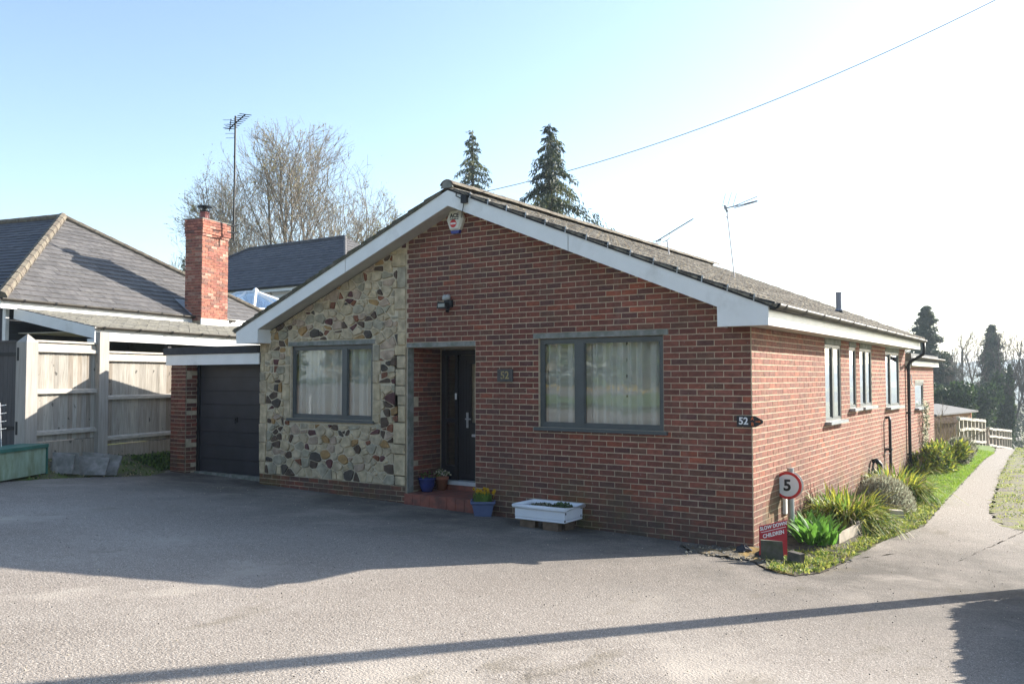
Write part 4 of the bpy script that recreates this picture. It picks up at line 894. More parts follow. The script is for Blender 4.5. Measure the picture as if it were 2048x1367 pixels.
def hipline(p, q, n, parent, r=.11, name='hip_tile', mat=hip_m):
    p, q = np.array(p), np.array(q); d = (q-p)/n
    for i in range(n):
        b = MB(); b.tube([p+d*i, p+d*(i+1.04)], [r*1.06, r*.96], 8); b.build(name, mat, parent)
hipline(nb(mS0, LB, zm+.03), nb(aS, aB, aZ+.04), 15, hipr); hipline(nb(aS, aB, aZ+.04), nb(mS1, LB, zm+.03), 16, hipr, .075); hipline(nb(aS, aB, aZ+.04), nb(aS, aB+8, aZ+.02), 16, hipr, .08)
b = MB(); half_pipe(b, nb(mS0-.05, LB-.06, zm-.0), nb(6.6, LB-.06, zm-.02), .06); g1 = b.build('gutter', gutter_m, nh, smooth=True)
b = MB(); b.box((mS0, LB-.0, zm-.20), (9, LB+.03, zm+.0), 0, nb); b.build('fascia', white_paint, nh)
bb = MB(); half_pipe(bb, (0, 0, 0), (.04*nu[0], .04*nu[1], 0), .07, 8); bkm = bb.mesh('gutter_bracket', black_pl)
for i in range(9): link(bpy.data.objects.new('gutter_bracket', bkm), g1, Matrix.Translation(nb(.1+i*.75, LB-.06, zm-.0)))
Ol = np.array(nb(0, 0, zl)); el = np.array(nb(0, LB-.05, zm-.19))-Ol
roof_plane(nh, Ol, (*nu, 0), el, [(0, 0), (8.3, 0), (8.3, np.linalg.norm(el)), (0, np.linalg.norm(el))], .32, .15, shingle_m, 300, 'lean_to_roof', 'shingles', 9)
b = MB(); half_pipe(b, nb(-.04, -.07, zl-.0), nb(8.2, -.07, zl-.01), .055); g2 = b.build('gutter', gutter_m, nh, smooth=True)
for i in range(8): link(bpy.data.objects.new('gutter_bracket', bkm), g2, Matrix.Translation(nb(.1+i*.9, -.07, zl-.0)))
b = MB(); b.box((0.02, -.01, zl-.27), (8.2, .015, zl-.03), 0, nb); b.build('fascia', white_paint, nh)
b = MB(); b.hexa([nb(-.03, -.03, zl-.24), nb(0, -.03, zl-.24), nb(0, LB, zm-.40), nb(-.03, LB, zm-.40), nb(-.03, -.03, zl-.02), nb(0, -.03, zl-.02), nb(0, LB, zm-.19), nb(-.03, LB, zm-.19)]); b.box((-.032, -.03, zl-.34), (.0, .16, zl-.24), 0, nb); b.build('barge_board', white_paint, nh)
# chimney
CD = 22.0; c0 = far(405, 437, CD); 
csU, csW = float(np.linalg.norm((on_wall(c0, nu, 457, 447)-c0)[:2])), float(np.linalg.norm((on_wall(c0, nw, 372, 440)-c0)[:2]))
ctop = c0[2]; cbot = 3.15
def cf_u(a, z, n): p = c0[:2]+nu*a-nw*n; return (p[0], p[1], z)       # face towards the drive
def cf_w(a, z, n): p = c0[:2]+nw*a-nu*n; return (p[0], p[1], z)       # face towards the camera's left
b = MB(); b.prism([(.004, .004), (csU-.004, .004), (csU-.004, csW-.004), (.004, csW-.004)], lambda a, w_, h: (*(c0[:2]+nu*a+nw*w_), h), cbot, ctop-.01); chm = b.build('chimney', mortar, nh)
crow = [(ctop-.073*(k+1), ctop-.073*k, k) for k in range(36)]
mmU = lambda k: .045 if k in (0, 1, 2, 3, 4) else (.022 if k == 5 else 0)
for fn_, ln in ((cf_u, csU), (cf_w, csW)):
    for z0, z1, k in crow:
        ex_ = mmU(k); bl = lay_bricks([(z0, z1, k)], lambda a, z: [(-ex_, ln+(ex_ if fn_ is cf_u else 0))], 0, None, OB, OW, depth=.03+ex_, proud=.006+ex_, seed=k*7+(1 if fn_ is cf_u else 2), L=.222)
        for a0, a1, q0, q1, n0, n1, mi in bl:
            m_ = MB(); m_.box((a0, q0, n0), (a1, q1, n1), 0, fn_); m_.build('brick', OB[mi], chm)
b = MB(); b.prism([(-.05, -.05), (csU+.05, -.05), (csU+.05, csW+.05), (-.05, csW+.05)], lambda a, w_, h: (*(c0[:2]+nu*a+nw*w_), h), ctop-.004, ctop+.02); b.build('chimney_cap', concrete, chm)
cp = c0[:2]+nu*csU*.38+nw*csW*.5
b = MB(); b.lathe((*cp, ctop+.01), [(.14, 0), (.125, .05), (.11, .20), (.125, .21), (.115, .24)], 12); b.build('chimney_pot', M('red_chimney_pot', (.24, .07, .06), .6, .2), nh)
b = MB(); b.lathe((*cp, ctop+.25), [(.12, 0), (.135, .03), (.06, .05), (.06, .13), (.20, .135), (.17, .165), (0, .18)], 12); b.build('cowl', black_pl, nh)
b = MB(); b.prism([(-.03, .0), (-.02, -.02), (csU+.03, -.02), (csU+.03, .0)], lambda a, w_, h: (*(c0[:2]+nu*a+nw*w_), h), 3.22, 3.53); b.build('flashing', M('white_flashing', (.62, .62, .6), .7, .1), nh)
hn = np.cross(np.array((*nu, 0)), eb_); hn /= np.linalg.norm(hn); hn *= np.sign(hn[2])
def on_hip(u, v, off): d = ray(u, v); o_ = O+hn*off; return CAM+d*(np.dot(hn, o_-CAM)/np.dot(hn, d))
lq = [(349, 597), (373, 599), (399, 628), (382, 629)]
b = MB(); b.add([on_hip(u, v, .022) for u, v in lq]+[on_hip(u, v, .032) for u, v in lq], [(0, 1, 2, 3), (4, 5, 6, 7), (0, 1, 5, 4), (1, 2, 6, 5), (2, 3, 7, 6), (3, 0, 4, 7)]); b.build('lead_flashing', lead_m, nh)

# ------------------------------------------------------------------ second house behind, roof lantern
hy0 = 12.0; E2 = on_y(650, 563, hy0); rz = on_y(690, 474, hy0+3.2)
h2 = thing('dark_slate_house', 'white rendered house with a dark slate roof seen behind the brick chimney', 'house', (E2[0]-3, hy0+3, .5))
xr = rz[0]; ez = E2[2]; rr = rz[2]
b = MB(); b.box((xr-9.5, hy0+.35, .3), (xr+2.9, hy0+6.2, ez-.12)); b.build('wall', render_m, h2)
roof_plane(h2, (xr-9.6, hy0, ez), (1, 0, 0), (0, 3.2, rr-ez), [(0, 0), (12.8, 0), (9.6, math.hypot(3.2, rr-ez)), (3.7, math.hypot(3.2, rr-ez))], .34, .235, slate_dk, 300, 'roof', 'slates', 12)
hipline((xr-5.95, hy0+3.2, rr+.02), (xr, hy0+3.2, rr+.02), 14, h2, .07, 'ridge_tile', slate_dk)
hipline((xr-9.6, hy0, ez+.02), (xr-5.95, hy0+3.2, rr+.02), 14, h2, .06, 'hip_tile', slate_dk)
roof_plane(h2, (xr+3.2, hy0, ez), (0, 1, 0), (-3.2, 0, rr-ez), [(0, 0), (6.4, 0), (3.2, math.hypot(3.2, rr-ez))], .34, .235, slate_m, 0, 'hip_roof', 'slates', 13)
hipline((xr, hy0+3.2, rr+.02), (xr+3.2, hy0, ez+.02), 14, h2, .06, 'hip_tile', slate_m)
b = MB(); half_pipe(b, (xr-9.6, hy0-.05, ez-.02), (xr+3.2, hy0-.05, ez-.02), .06); b.build('gutter', black_pl, h2, smooth=True)
b = MB(); b.box((xr-9.5, hy0+.02, ez-.2), (xr+3.2, hy0+.05, ez-.05)); b.build('fascia', white_paint, h2)
wP = on_y(528, 592, hy0+.35)
wn = MB(); wx = wP[0]; wz = wP[2]
wn.box((wx-.42, hy0+.30, wz-.6), (wx+.42, hy0+.34, wz+.22)); wno = wn.build('window', M('dark_window_glass', (.05, .055, .06), .15, .2), h2)
b = MB()
for q in (-.42, 0, .40): b.box((wx+q, hy0+.285, wz-.6), (wx+q+.035, hy0+.298, wz+.22))
b.box((wx-.42, hy0+.287, wz+.19), (wx+.42, hy0+.297, wz+.22)); b.build('frame', white_paint, wno)
LA = on_y(511, 583, 8.5)
ln = thing('roof_lantern', 'white framed glass roof lantern below the dark slate roof', 'roof lantern', (LA[0], 8.5, LA[2]-1.0))
base = [(LA[0]+dx, 8.5+dy, LA[2]-.72) for dx, dy in ((-1.5, -1.3), (1.5, -1.3), (1.5, 1.3), (-1.5, 1.3))]; apx = np.array((LA[0]+.0, 8.5, LA[2])); ap2 = apx+np.array((-.9, 0, 0))
b = MB(); b.add([base[0], base[1], apx, ap2], [(0, 1, 2, 3)]); b.add([base[1], base[2], apx], [(0, 1, 2)]); b.add([base[2], base[3], ap2, apx], [(0, 1, 2, 3)]); b.add([base[3], base[0], ap2], [(0, 1, 2)]); b.build('pane', roof_glass, ln)
for p_, q_ in ((base[1], apx), (base[2], apx), (base[0], ap2), (base[3], ap2), (ap2, apx), (base[0], base[1]), (base[1], base[2]), ((np.array(base[0])+np.array(base[1]))/2, (apx+ap2)/2), ((np.array(base[1])+np.array(base[2]))/2, apx)):
    b = MB(); b.tube([p_, q_], .055, 4); b.build('glazing_bar', white_paint, ln)
b = MB(); b.lathe(apx, [(.10, -.03), (.10, .05), (.03, .12), (0, .13)], 8); b.build('finial', white_paint, ln)
b = MB(); b.box((base[0][0], 8.5-1.3, LA[2]-1.3), (base[1][0], 8.5+1.3, LA[2]-.72)); b.build('kerb', render_m, ln)
# ------------------------------------------------------------------ things by the house
def tilt_text(body, size, mat, parent, org, nrm, **k): return text(body, size, mat, parent, facing(org, nrm), **k)
# speed sign on a post
sp_ = np.array([.20, 1.05]); cs = on_wall((*sp_, 0), np.array([1., 0]), 1575, 970); cs[0] = cs[0]
sg = thing('speed_sign', 'round 5 speed limit sign with a red border on a low grey post', 'sign', (cs[0]+.02, sp_[1], G(.2, 1.0)))
nrm = np.array([CAM[0]-cs[0]-1.6, CAM[1]-cs[1], 0]); nrm /= np.linalg.norm(nrm); sx = np.array([-nrm[1], nrm[0], 0])
def sgn_fn(a, z, n): p = cs+sx*a+np.array((0, 0, z))+nrm*n; return tuple(p)
rad = 27.3/CF*float(np.dot(cs-CAM, _F))
b = MB(); b.tube([(cs[0]+.025, sp_[1]+.05, -.3), (cs[0]+.025, sp_[1]+.05, cs[2]+rad+.045)], .042, 14); b.build('post', galv, sg, smooth=False)
disc(0, 0, rad, -.002, .0, galv, 'sign_back', sg, sgn_fn, 40)
disc(0, 0, rad, .001, .004, red_p, 'border', sg, sgn_fn, 40, rad*.80); disc(0, 0, rad*.80, .001, .0035, white_p, 'sign_face', sg, sgn_fn, 40)
b = MB(); off = np.array((.0, .085, .0))
n_ = 32; b.prism([(rad*math.cos(2*math.pi*i/n_), rad*math.sin(2*math.pi*i/n_)) for i in range(n_)], lambda a, z, n: tuple(cs+off+sx*a+np.array((0, 0, z))+nrm*n), -.004, .0); b.build('rear_disc', galv, sg)
text('5', rad*1.12, black_p, sg, facing(np.array(sgn_fn(-.002, -.004, .006)), nrm), bold=.006)
# red children sign and the broken stones in front of it
q0, q1 = far(1519, 1060, 9.45), far(1574, 1055, 9.58)
rs_ = thing('warning_board', 'small crimson board reading SLOW DOWN CHILDREN leaning at the brick corner', 'sign', (q0+q1)/2-np.array((0, 0, .3)))
ux = (q1-q0)*np.array((1, 1, 0)); wd = np.linalg.norm(ux); ux /= wd; nz = np.array((ux[1], -ux[0], 0)); zb, ztp = G(.15, .3)-.02, far(1545, 1046, 9.5)[2]
tl_ = (q1[2]-q0[2])/wd
def rsf(a, z, n): p = q0+ux*a+nz*n; return (p[0], p[1], z+a*(.13))
b = MB(); b.box((0, zb-.03, -.008), (wd, ztp-.022, .0), 0, rsf); b.build('board', crimson, rs_)
def rs_text(t, zc, size): 
    P = np.array(rsf(wd/2, zc, .002)); y = Vector((-.13*ux[0], -.13*ux[1], 1)).normalized(); x = Vector((ux[0], ux[1], .13)).normalized(); z_ = x.cross(y)
    Mx = Matrix((x, y, z_)).transposed().to_4x4(); Mx.translation = Vector([float(c) for c in P]); text(t, size, white_p, rs_, Mx, bold=.0014)
rs_text('SLOW DOWN', ztp-.055, .056); rs_text('CHILDREN', ztp-.145, .060)
b = MB(); b.box((.02, ztp-.098, .0), (wd-.02, ztp-.093, .0022), 0, rsf); b.build('dividing_line', white_p, rs_)
def stone_block(name, label, cat, px, py, depth, w_, h_, t_, ang, mat, lean=0):
    P = far(px, py, depth); o = thing(name, label, cat, P); c, s = math.cos(ang), math.sin(ang); r = random.Random(px)
    def f(a, n, z): a += r.uniform(-.01, .01); n += lean*z; return (P[0]+a*c-n*s, P[1]+a*s+n*c, P[2]+z+r.uniform(-.006, .006))
    b = MB(); b.hexa([f(-w_/2, 0, -.08), f(w_/2, 0, -.08), f(w_/2, t_, -.08), f(-w_/2, t_, -.08), f(-w_/2, 0, h_), f(w_/2, 0, h_*.9), f(w_/2, t_, h_*.9), f(-w_/2, t_, h_)]); b.build('stone', mat, o); return o
stone_block('broken_slab', 'dark broken slab standing upright before the crimson board', 'slab', 1544, 1103, 9.25, .225, .125, .05, .38, M('dark_mossy_stone', (.12, .105, .08), .95, .35, 12, bmp=.5, bscale=40, col2=(.09, .10, .05)))
stone_block('edging_stone', 'dark stone lying on edge right of the broken slab', 'stone', 1587, 1112, 9.15, .17, .045, .07, -.45, M('dark_edging_stone', (.10, .09, .075), .95, .35, 12, bmp=.5, bscale=40))
# planters and pots
P = np.array(on_z(970, 1032, .055)); P[1] -= .05
pl = thing('square_planter', 'grey-blue square tapered planter full of yellow daffodils', 'planter', P)
def sq(bm, c, prof, rot, m=0):
    vs = []
    for r0, z in prof:
        for k in range(4): t = rot+math.pi/4+k*math.pi/2; vs.append((c[0]+r0*1.414*math.cos(t), c[1]+r0*1.414*math.sin(t), c[2]+z))
    n = len(prof); bm.add(vs, [(i*4+j, i*4+(j+1) % 4, (i+1)*4+(j+1) % 4, (i+1)*4+j) for i in range(n-1) for j in range(4)]+[(3, 2, 1, 0), tuple(range((n-1)*4, n*4))], m)
Dp = float(np.dot(P-CAM, _F)); pr = 33/CF*Dp*.72; ph = 33/CF*Dp
b = MB(); sq(b, P, [(pr*.66, 0), (pr*.90, ph*.80), (pr*.92, ph*.82), (pr*1.0, ph*.86), (pr*1.04, ph*.93), (pr*1.04, ph), (pr*.94, ph), (pr*.92, ph-.03)], .62); b.build('tub', blue_glaze, pl)
def daffs(parent, c, r0, n, hgt, seed):
    r = np.random.default_rng(seed); V = []; Fc = []; mi = []
    for i in range(n*9):
        a = r.uniform(0, 6.28); rr = r0*math.sqrt(r.uniform(0, 1)); p = np.array((c[0]+rr*math.cos(a), c[1]+rr*math.sin(a), c[2])); h = hgt*r.uniform(.6, 1.0); ln = r.normal(0, .25, 2)*h*.7; w_ = .007; sd = np.array((math.cos(a+1.5), math.sin(a+1.5), 0))*w_
        k = len(V); q1, q2 = p+np.array((*ln*.4, h*.6)), p+np.array((*ln, h)); V += [p-sd, p+sd, q1+sd, q1-sd, q2]; Fc += [(k, k+1, k+2, k+3), (k+3, k+2, k+4, k+4)]
    b = MB(); b.add(V, [f[:3] if f[2] == f[3] else f for f in Fc]); b.build('leaves', g_blade[0], parent, kind='stuff')
    for i in range(n):
        a = r.uniform(0, 6.28); rr = r0*1.15*math.sqrt(r.uniform(0, 1)); p = np.array((c[0]+rr*math.cos(a), c[1]+rr*math.sin(a), c[2]+hgt*r.uniform(.75, 1.15))); d = np.array((r.normal(0, .4), -1+r.normal(0, .5), r.normal(.1, .3))); d /= np.linalg.norm(d)
        ux_ = np.cross(d, (0, 0, 1)); ux_ /= np.linalg.norm(ux_); uy_ = np.cross(ux_, d); m_ = MB(); R1 = .031
        for k in range(6):
            t = k*math.pi/3; e1 = ux_*math.cos(t)+uy_*math.sin(t); e2 = -ux_*math.sin(t)+uy_*math.cos(t)
            m_.add([p, p+e1*R1*.55+e2*R1*.3, p+e1*R1, p+e1*R1*.55-e2*R1*.3], [(0, 1, 2, 3)])
        m_.tube([p, p+d*.022], [.008, .013], 6, caps=False); m_.tube([p, p-np.array((0, 0, .08))], .002, 3); m_.build('daffodil', yellow_fl, parent)
daffs(pl, P+np.array((0, 0, ph-.02)), pr*.9, 17, .17, 3)
P = np.array((*on_z(853, 982, .265)[:2], .265)); P[1] = max(P[1], .18); P = on_y(854, 980, P[1]); P[2] = .266
nv_ = thing('navy_pot', 'round navy blue glazed pot of dark pink flowers on the doorstep', 'flower pot', P)
b = MB(); b.lathe(P, [(.085, 0), (.115, .10), (.13, .185), (.14, .19), (.14, .205), (.12, .205), (.118, .18)], 18); b.build('pot', navy, nv_, smooth=True)
def posy(parent, c, r0, n, mats, seed, h=.08, s=.018, name='flowers'):
    r = np.random.default_rng(seed); b = MB()
    for i in range(n):
        a = r.uniform(0, 6.28); e = r.uniform(0, 1); p = np.array((c[0]+r0*math.sqrt(e)*math.cos(a), c[1]+r0*math.sqrt(e)*math.sin(a), c[2]+h*(1.1-e*.8)*r.uniform(.6, 1.1))); d = r.normal(0, 1, 3); d /= np.linalg.norm(d); e1 = np.cross(d, (0, .3, 1)); e1 /= np.linalg.norm(e1); e2 = np.cross(d, e1); q = s*r.uniform(.6, 1.2)
        b.add([p+e1*q, p+e2*q, p-e1*q, p-e2*q], [(0, 1, 2, 3)], r.integers(len(mats)))
    b.build(name, mats, parent, kind='stuff')
posy(nv_, P+np.array((0, 0, .20)), .13, 150, [pink_fl, g_blade[0], con_m[1]], 5, .10)
P2_ = np.array((P[0]+.055, P[1]+.29, .266))
tp = thing('terracotta_pot', 'small terracotta pot of cream flowers behind the navy pot on the doorstep', 'flower pot', P2_)
b = MB(); b.lathe(P2_, [(.075, 0), (.10, .15), (.115, .155), (.115, .20), (.10, .20), (.098, .16)], 16); b.build('pot', terra, tp, smooth=True)
posy(tp, P2_+np.array((0, 0, .20)), .15, 120, [white_fl, white_fl, g_blade[0]], 6, .10, .016)
# white sink trough on bricks
sA_, sB_ = on_y(1040, 1036, -.38), on_y(1146, 1053, -.40)
sx0, sx1 = -2.95, -2.20; sy0, sy1 = -.60, -.13; szb = .175; szt = .345
snk = thing('butler_sink', 'chipped white enamel sink raised on bricks and planted by the brick wall', 'sink planter', ((sx0+sx1)/2, (sy0+sy1)/2, .06))
b = MB(); w_ = .045
b.box((sx0, sy0, szb), (sx1, sy1, szb+.03)); b.box((sx0, sy0, szb+.03), (sx1, sy0+w_, szt)); b.box((sx0, sy1-w_, szb+.03), (sx1, sy1, szt)); b.box((sx0, sy0+w_, szb+.03), (sx0+w_, sy1-w_, szt)); b.box((sx1-w_, sy0+w_, szb+.03), (sx1, sy1-w_, szt))
sk = b.build('basin', enamel, snk)
bv = sk.modifiers.new('bevel', 'BEVEL'); bv.width = .012; bv.segments = 3; bv.limit_method = 'ANGLE'
b = MB(); b.tube([(sx0-.012, sy0-.012, szt+.004), (sx1+.012, sy0-.012, szt+.004), (sx1+.012, sy1+.012, szt+.004), (sx0-.012, sy1+.012, szt+.004), (sx0-.012, sy0-.012, szt+.004)], .026, 8); b.build('rim', enamel, snk, smooth=True)
b = MB(); b.box((sx0+w_, sy0+w_, szb+.03), (sx1-w_, sy1-w_, szt-.035)); b.build('compost', soil, snk)
for (x, y, z) in ((sx1-.002, sy0+.03, szt-.05), (sx1-.002, sy0+.01, szb+.03), (sx1-.002, sy1-.04, szt-.02), (sx1-.002, sy1-.05, szb+.05)):
    b = MB(); b.box((x, y-.012, z-.014), (x+.004, y+.012, z+.014)); b.build('chip', black_p, snk)
posy(snk, ((sx0+sx1)/2-.1, (sy0+sy1)/2, szt-.045), .22, 170, [lav_m[0], con_m[2], lav_m[1]], 9, .06, .022, 'plants'); posy(snk, (sx1-.18, (sy0+sy1)/2+.02, szt-.045), .16, 150, [ivy_m[1], con_m[2]], 10, .09, .02, 'plants')
gs = 'bricks propping up the white sink'
for i, (x, y, z, a, lab) in enumerate([(sx0+.17, sy0+.04, .075, .1, 'buff brick under the door end of the white sink'), (sx1-.22, sy0+.02, .062, .05, 'buff brick under the front corner of the white sink'), (sx1-.10, sy1-.16, .07, 1.5, 'buff brick under the wall corner of the white sink')]):
    z = G(x, y)+.0; b = MB(); c, s = math.cos(a), math.sin(a)
    b.box((-.11, -.0, -.02), (.11, .10, szb-z-.002), 0, lambda p, q, h, x=x, y=y, z=z, c=c, s=s: (x+p*c-q*s, y+p*s+q*c, z+h)); o = b.build('prop_brick', M('stained_brick', (.15, .10, .065), .9, .3, 12), None); tag(o, lab, 'brick', gs)
# boards edging the bed, a standing stone, a log
e0, e1, e2 = (np.array((*P2(u, v), 0)) for u, v in ((1679, 1094), (1745, 1058), (1752, 1050)))
ge = 'boards edging the flower bed'
def edge_board(p, q, h, lab, mat=log_m):
    d = (q-p)/np.linalg.norm(q-p); n = np.array((-d[1], d[0], 0)); b = MB()
    zz = [G(*x[:2]) for x in (p, q)]
    b.hexa([(*(x+n*t)[:2], z+dz) for dz in (-.05, h) for x, t, z in ((p, 0, zz[0]), (q, 0, zz[1]), (q, .035, zz[1]), (p, .035, zz[0]))]); o = b.build('edging_board', mat, None); tag(o, lab, 'edging board', ge)
mid = e0+(e1-e0)*.55
edge_board(e0, mid, .16, 'pale weathered edging board nearest the bulb leaves'); edge_board(mid+np.array((.005, .01, 0)), e1, .19, 'pale weathered edging board second from the bulb leaves'); edge_board(e1+np.array((-.02, .03, 0)), e1+np.array((-.04, .42, 0)), .26, 'taller end board of the flower bed beside the strappy plant')
stone_block('standing_stone', 'pale buff stone standing at the foot of the silver shrub', 'stone', 1795, 1040, float(np.dot(gnd(1795, 1040)-CAM, _F)), .20, .15, .12, .5, M('buff_stone', (.42, .37, .28), .9, .2))

# ------------------------------------------------------------------ aerials, wire, pole
def aerial(label, loc): return thing('tv_aerial', label, 'aerial', loc)
D1 = CD+.75; m0, m1 = far(467, 482, D1), far(471, 232, D1)
a1 = aerial('tall television aerial on a black mast beside the red chimney', m0)
b = MB(); b.tube([m0, m1], .026, 7); b.build('mast', black_pl, a1)
b = MB(); 
for py in (450, 464): b.tube([far(455, py, D1-.3), far(470, py+2, D1)], .018, 5); b.tube([far(462, py+2, D1), far(478, py, D1)], .012, 5)
b.build('wall_bracket', black_pl, a1)
b = MB(); bo0, bo1 = far(459, 257, D1-.1), far(491, 229, D1-.1); b.tube([bo0, bo1], .018, 5); bd = b.build('boom', black_pl, a1)
b = MB()
for i in range(9):
    p = bo0+(bo1-bo0)*(i/8); e = _R*.16+np.array((0, 0, -.02)); b.tube([p-e, p+e], .010, 4)
for i in range(5): p = far(456+3*i*.5, 240+9*i, D1-.1); e = _R*.13; b.tube([p-e, p+e*.8], .006, 4)
b.tube([far(462, 238, D1-.1), far(459, 262, D1-.1)], .014, 4); b.build('elements', black_pl, a1)
a2p = on_y(1470, 550, 5.0); D2 = float(np.dot(a2p-CAM, _F)); m0, m1 = a2p-np.array((0, 0, .15)), far(1453, 413, D2)
a2 = aerial('slender leaning television aerial with loop elements above the right roof slope', m0)
grey_al = M('dull_aluminium', (.30, .30, .32), .4, .1, metal=.5)
b = MB(); b.tube([m0, m1], .012, 5); b.build('mast', grey_al, a2)
b = MB(); p0, p1 = far(1448, 417, D2), far(1476, 411, D2); b.tube([p0, p1], .012, 5)
for i in (0, 1): b.tube([far(1466+2*i, 413, D2), far(1514, 393+8*i, D2), far(1515, 401+2*i, D2), far(1468, 416, D2)], .007, 4)
for (u0, v0, u1, v1) in ((1445, 412, 1451, 387), (1455, 412, 1463, 385), (1466, 412, 1473, 387), (1446, 423, 1458, 441), (1456, 420, 1470, 440), (1468, 418, 1482, 438)): b.tube([far(u0, v0, D2), far(u1, v1, D2)], .006, 4)
b.tube([far(1449, 410, D2), far(1455, 424, D2)], .022, 5); b.build('elements', grey_al, a2)
a3p = on_y(1341, 508, 5.2); D3 = float(np.dot(a3p-CAM, _F))
a3 = aerial('low television aerial pointing up to the right over the roof', a3p)
b = MB(); b.tube([a3p-np.array((0, 0, .2)), far(1334, 480, D3)], .014, 5); b.build('mast', grey_al, a3)
b = MB(); b.tube([far(1312, 483, D3), far(1387, 437, D3)], .011, 5); b.tube([far(1322, 479, D3), far(1326, 484, D3), far(1334, 480, D3), far(1341, 475, D3), far(1340, 467, D3)], .008, 4)
for v in (481, 484, 487): b.tube([far(1305, v, D3), far(1322, v, D3)], .005, 4)
b.tube([far(1316, 481, D3), far(1322, 478, D3)], .02, 5)
for i in range(12):
    p = far(1326+5*i, 474.5-3.07*i, D3); e = np.array((.25, .97, 0))*.09; b.tube([p-e, p+e], .004, 3)
b.build('elements', grey_al, a3)
pb_ = np.array((3.20, .66)); ptz = 6.7; zg = G(*pb_)
tp_ = thing('telegraph_pole', 'wooden telegraph pole standing beside the track with the house wire on top', 'pole', (*pb_, zg))
b = MB(); b.tube([(*pb_, zg-.5), (*pb_, ptz)], [.125, .085], 12); b.build('shaft', bark2, tp_); b = MB(); b.tube([(*pb_, ptz), (*pb_, ptz+.05)], [.1, .03], 10); b.build('cap', lead_m, tp_)
w0 = np.array((brk[0]-.05, OV-.05, brk[2]+.03)); w1 = np.array((*pb_, 6.35)); b = MB(); n_ = 26
b.tube([w0+(w1-w0)*t-np.array((0, 0, 4*t*(1-t)*.30)) for t in np.linspace(0, 1, n_)], .0045, 4)
tag(b.build('telephone_wire', black_pl, None), 'thin telephone wire from the gable apex up to the right', 'wire')

# ------------------------------------------------------------------ picket fence, shed, far bits down the track
fl0, fl1 = np.array(P2(1912, 892)), np.array(P2(1962, 890))
pD = 27.0; pA, pB = far(1913, 885, 26.0), far(1966, 890, 30.5); pC, pD_ = far(1973, 890, 34), far(2020, 891, 47)
pk = thing('picket_fence', 'pale timber fence with upright posts and two rails stepping down beside the track', 'fence', pA)
def run(p, q, ztop0, ztop1, n):
    p, q = np.array(p[:2]), np.array(q[:2]); d = (q-p); L = np.linalg.norm(d); d /= L; nn = np.array((d[1], -d[0])); r = random.Random(n)
    f = lambda s, t, z: (*(p+d*s+nn*t), z)
    zt = lambda s: ztop0+(ztop1-ztop0)*s/L
    for i in range(n+1):
        s = L*i/n; b = MB(); z0 = G(*(p+d*s)); hw = .055; b.box((s-hw, .0, z0-.2), (s+hw, .09, zt(s)), 0, f); b.build('post', pick_m, pk)
    for fr in (.20, .62, .94):
        b = MB()
        for i in range(n):
            s0, s1 = L*i/n, L*(i+1)/n; z0, z1 = (G(*(p+d*s))*(1-fr)+zt(s)*fr+r.uniform(-.02, .02) for s in (s0, s1))
            b.hexa([f(s0, .02, z0-.04), f(s1, .02, z1-.04), f(s1, .115, z1-.04), f(s0, .115, z0-.04), f(s0, .02, z0+.04), f(s1, .02, z1+.04), f(s1, .115, z1+.04), f(s0, .115, z0+.04)])
        b.build('rail', pick_m, pk)
    m_ = int(L/.16)
    for i in range(m_):
        s = L*i/m_; b = MB(); b.box((s, -.02, G(*(p+d*s))+.05), (s+.13, .0, zt(s)-.06+r.uniform(-.02, .02)), 0, f); b.build('board', brown_wood, pk)
run(pA, pB, far(1913, 832, 26)[2], far(1966, 838, 30.5)[2], 7); run(pC, pD_, far(1973, 854, 34)[2], far(2020, 859, 47)[2], 8)
sd = thing('side_gate', 'dark brown boarded gate between the extension and the picket fence', 'gate', far(1890, 885, 24))
g0, g1 = far(1864, 835, 25.2), far(1912, 835, 25.9); gd_ = (g1-g0)[:2]; gL = np.linalg.norm(gd_); gd_ /= gL
for i in range(7):
    b = MB(); b.box((gL*i/7, -.02, -.4), (gL*(i+1)/7-.01, .02, g0[2]-.02*(i % 2)), 0, lambda s, n, z: (*(g0[:2]+gd_*s+np.array((-gd_[1], gd_[0]))*n), z)); b.build('board', brown_wood, sd)
b = MB(); b.box((0, -.05, g0[2]-.18), (gL, -.022, g0[2]-.08), 0, lambda s, n, z: (*(g0[:2]+gd_*s+np.array((-gd_[1], gd_[0]))*n), z)); b.build('rail', brown_wood, sd)
sh0, sh1 = far(1862, 815, 29), far(1941, 818, 33)
sh = thing('garden_shed', 'orange-brown timber shed with a grey felt roof behind the picket fence', 'shed', (sh0+sh1)/2-np.array((0, 0, 1.2)))
dS = (sh1-sh0)[:2]; LS = np.linalg.norm(dS); dS /= LS; nS = np.array((-dS[1], dS[0]))
sf = lambda s, n, z: (*(sh0[:2]+dS*s+nS*n), z)
zs0, zs1 = far(1862, 812, 29)[2], far(1941, 822, 33)[2]
for k in range(9): 
    b = MB(); zt = zs1-.02; z0 = zt-(k+1)*.16; b.box((0, 0, z0), (LS-.1, 2.2, z0+.152), 0, sf); b.build('cladding_board', shed_m, sh)
b = MB(); b.hexa([sf(-.3, -.25, zs1+.02), sf(LS+.1, -.25, zs1-.02), sf(LS+.1, 1.2, zs1+.22), sf(-.3, 1.2, zs1+.26), sf(-.3, -.25, zs1+.07), sf(LS+.1, -.25, zs1+.03), sf(LS+.1, 1.2, zs1+.27), sf(-.3, 1.2, zs1+.31)]); b.build('roof', M('pale_felt', (.14, .135, .128), .9, .2), sh)
b = MB(); b.box((LS-.1, -.03, zs1-1.5), (LS, .05, zs1+.0), 0, sf); b.build('corner_trim', M('bright_cedar', (.45, .16, .06), .7, .2), sh)
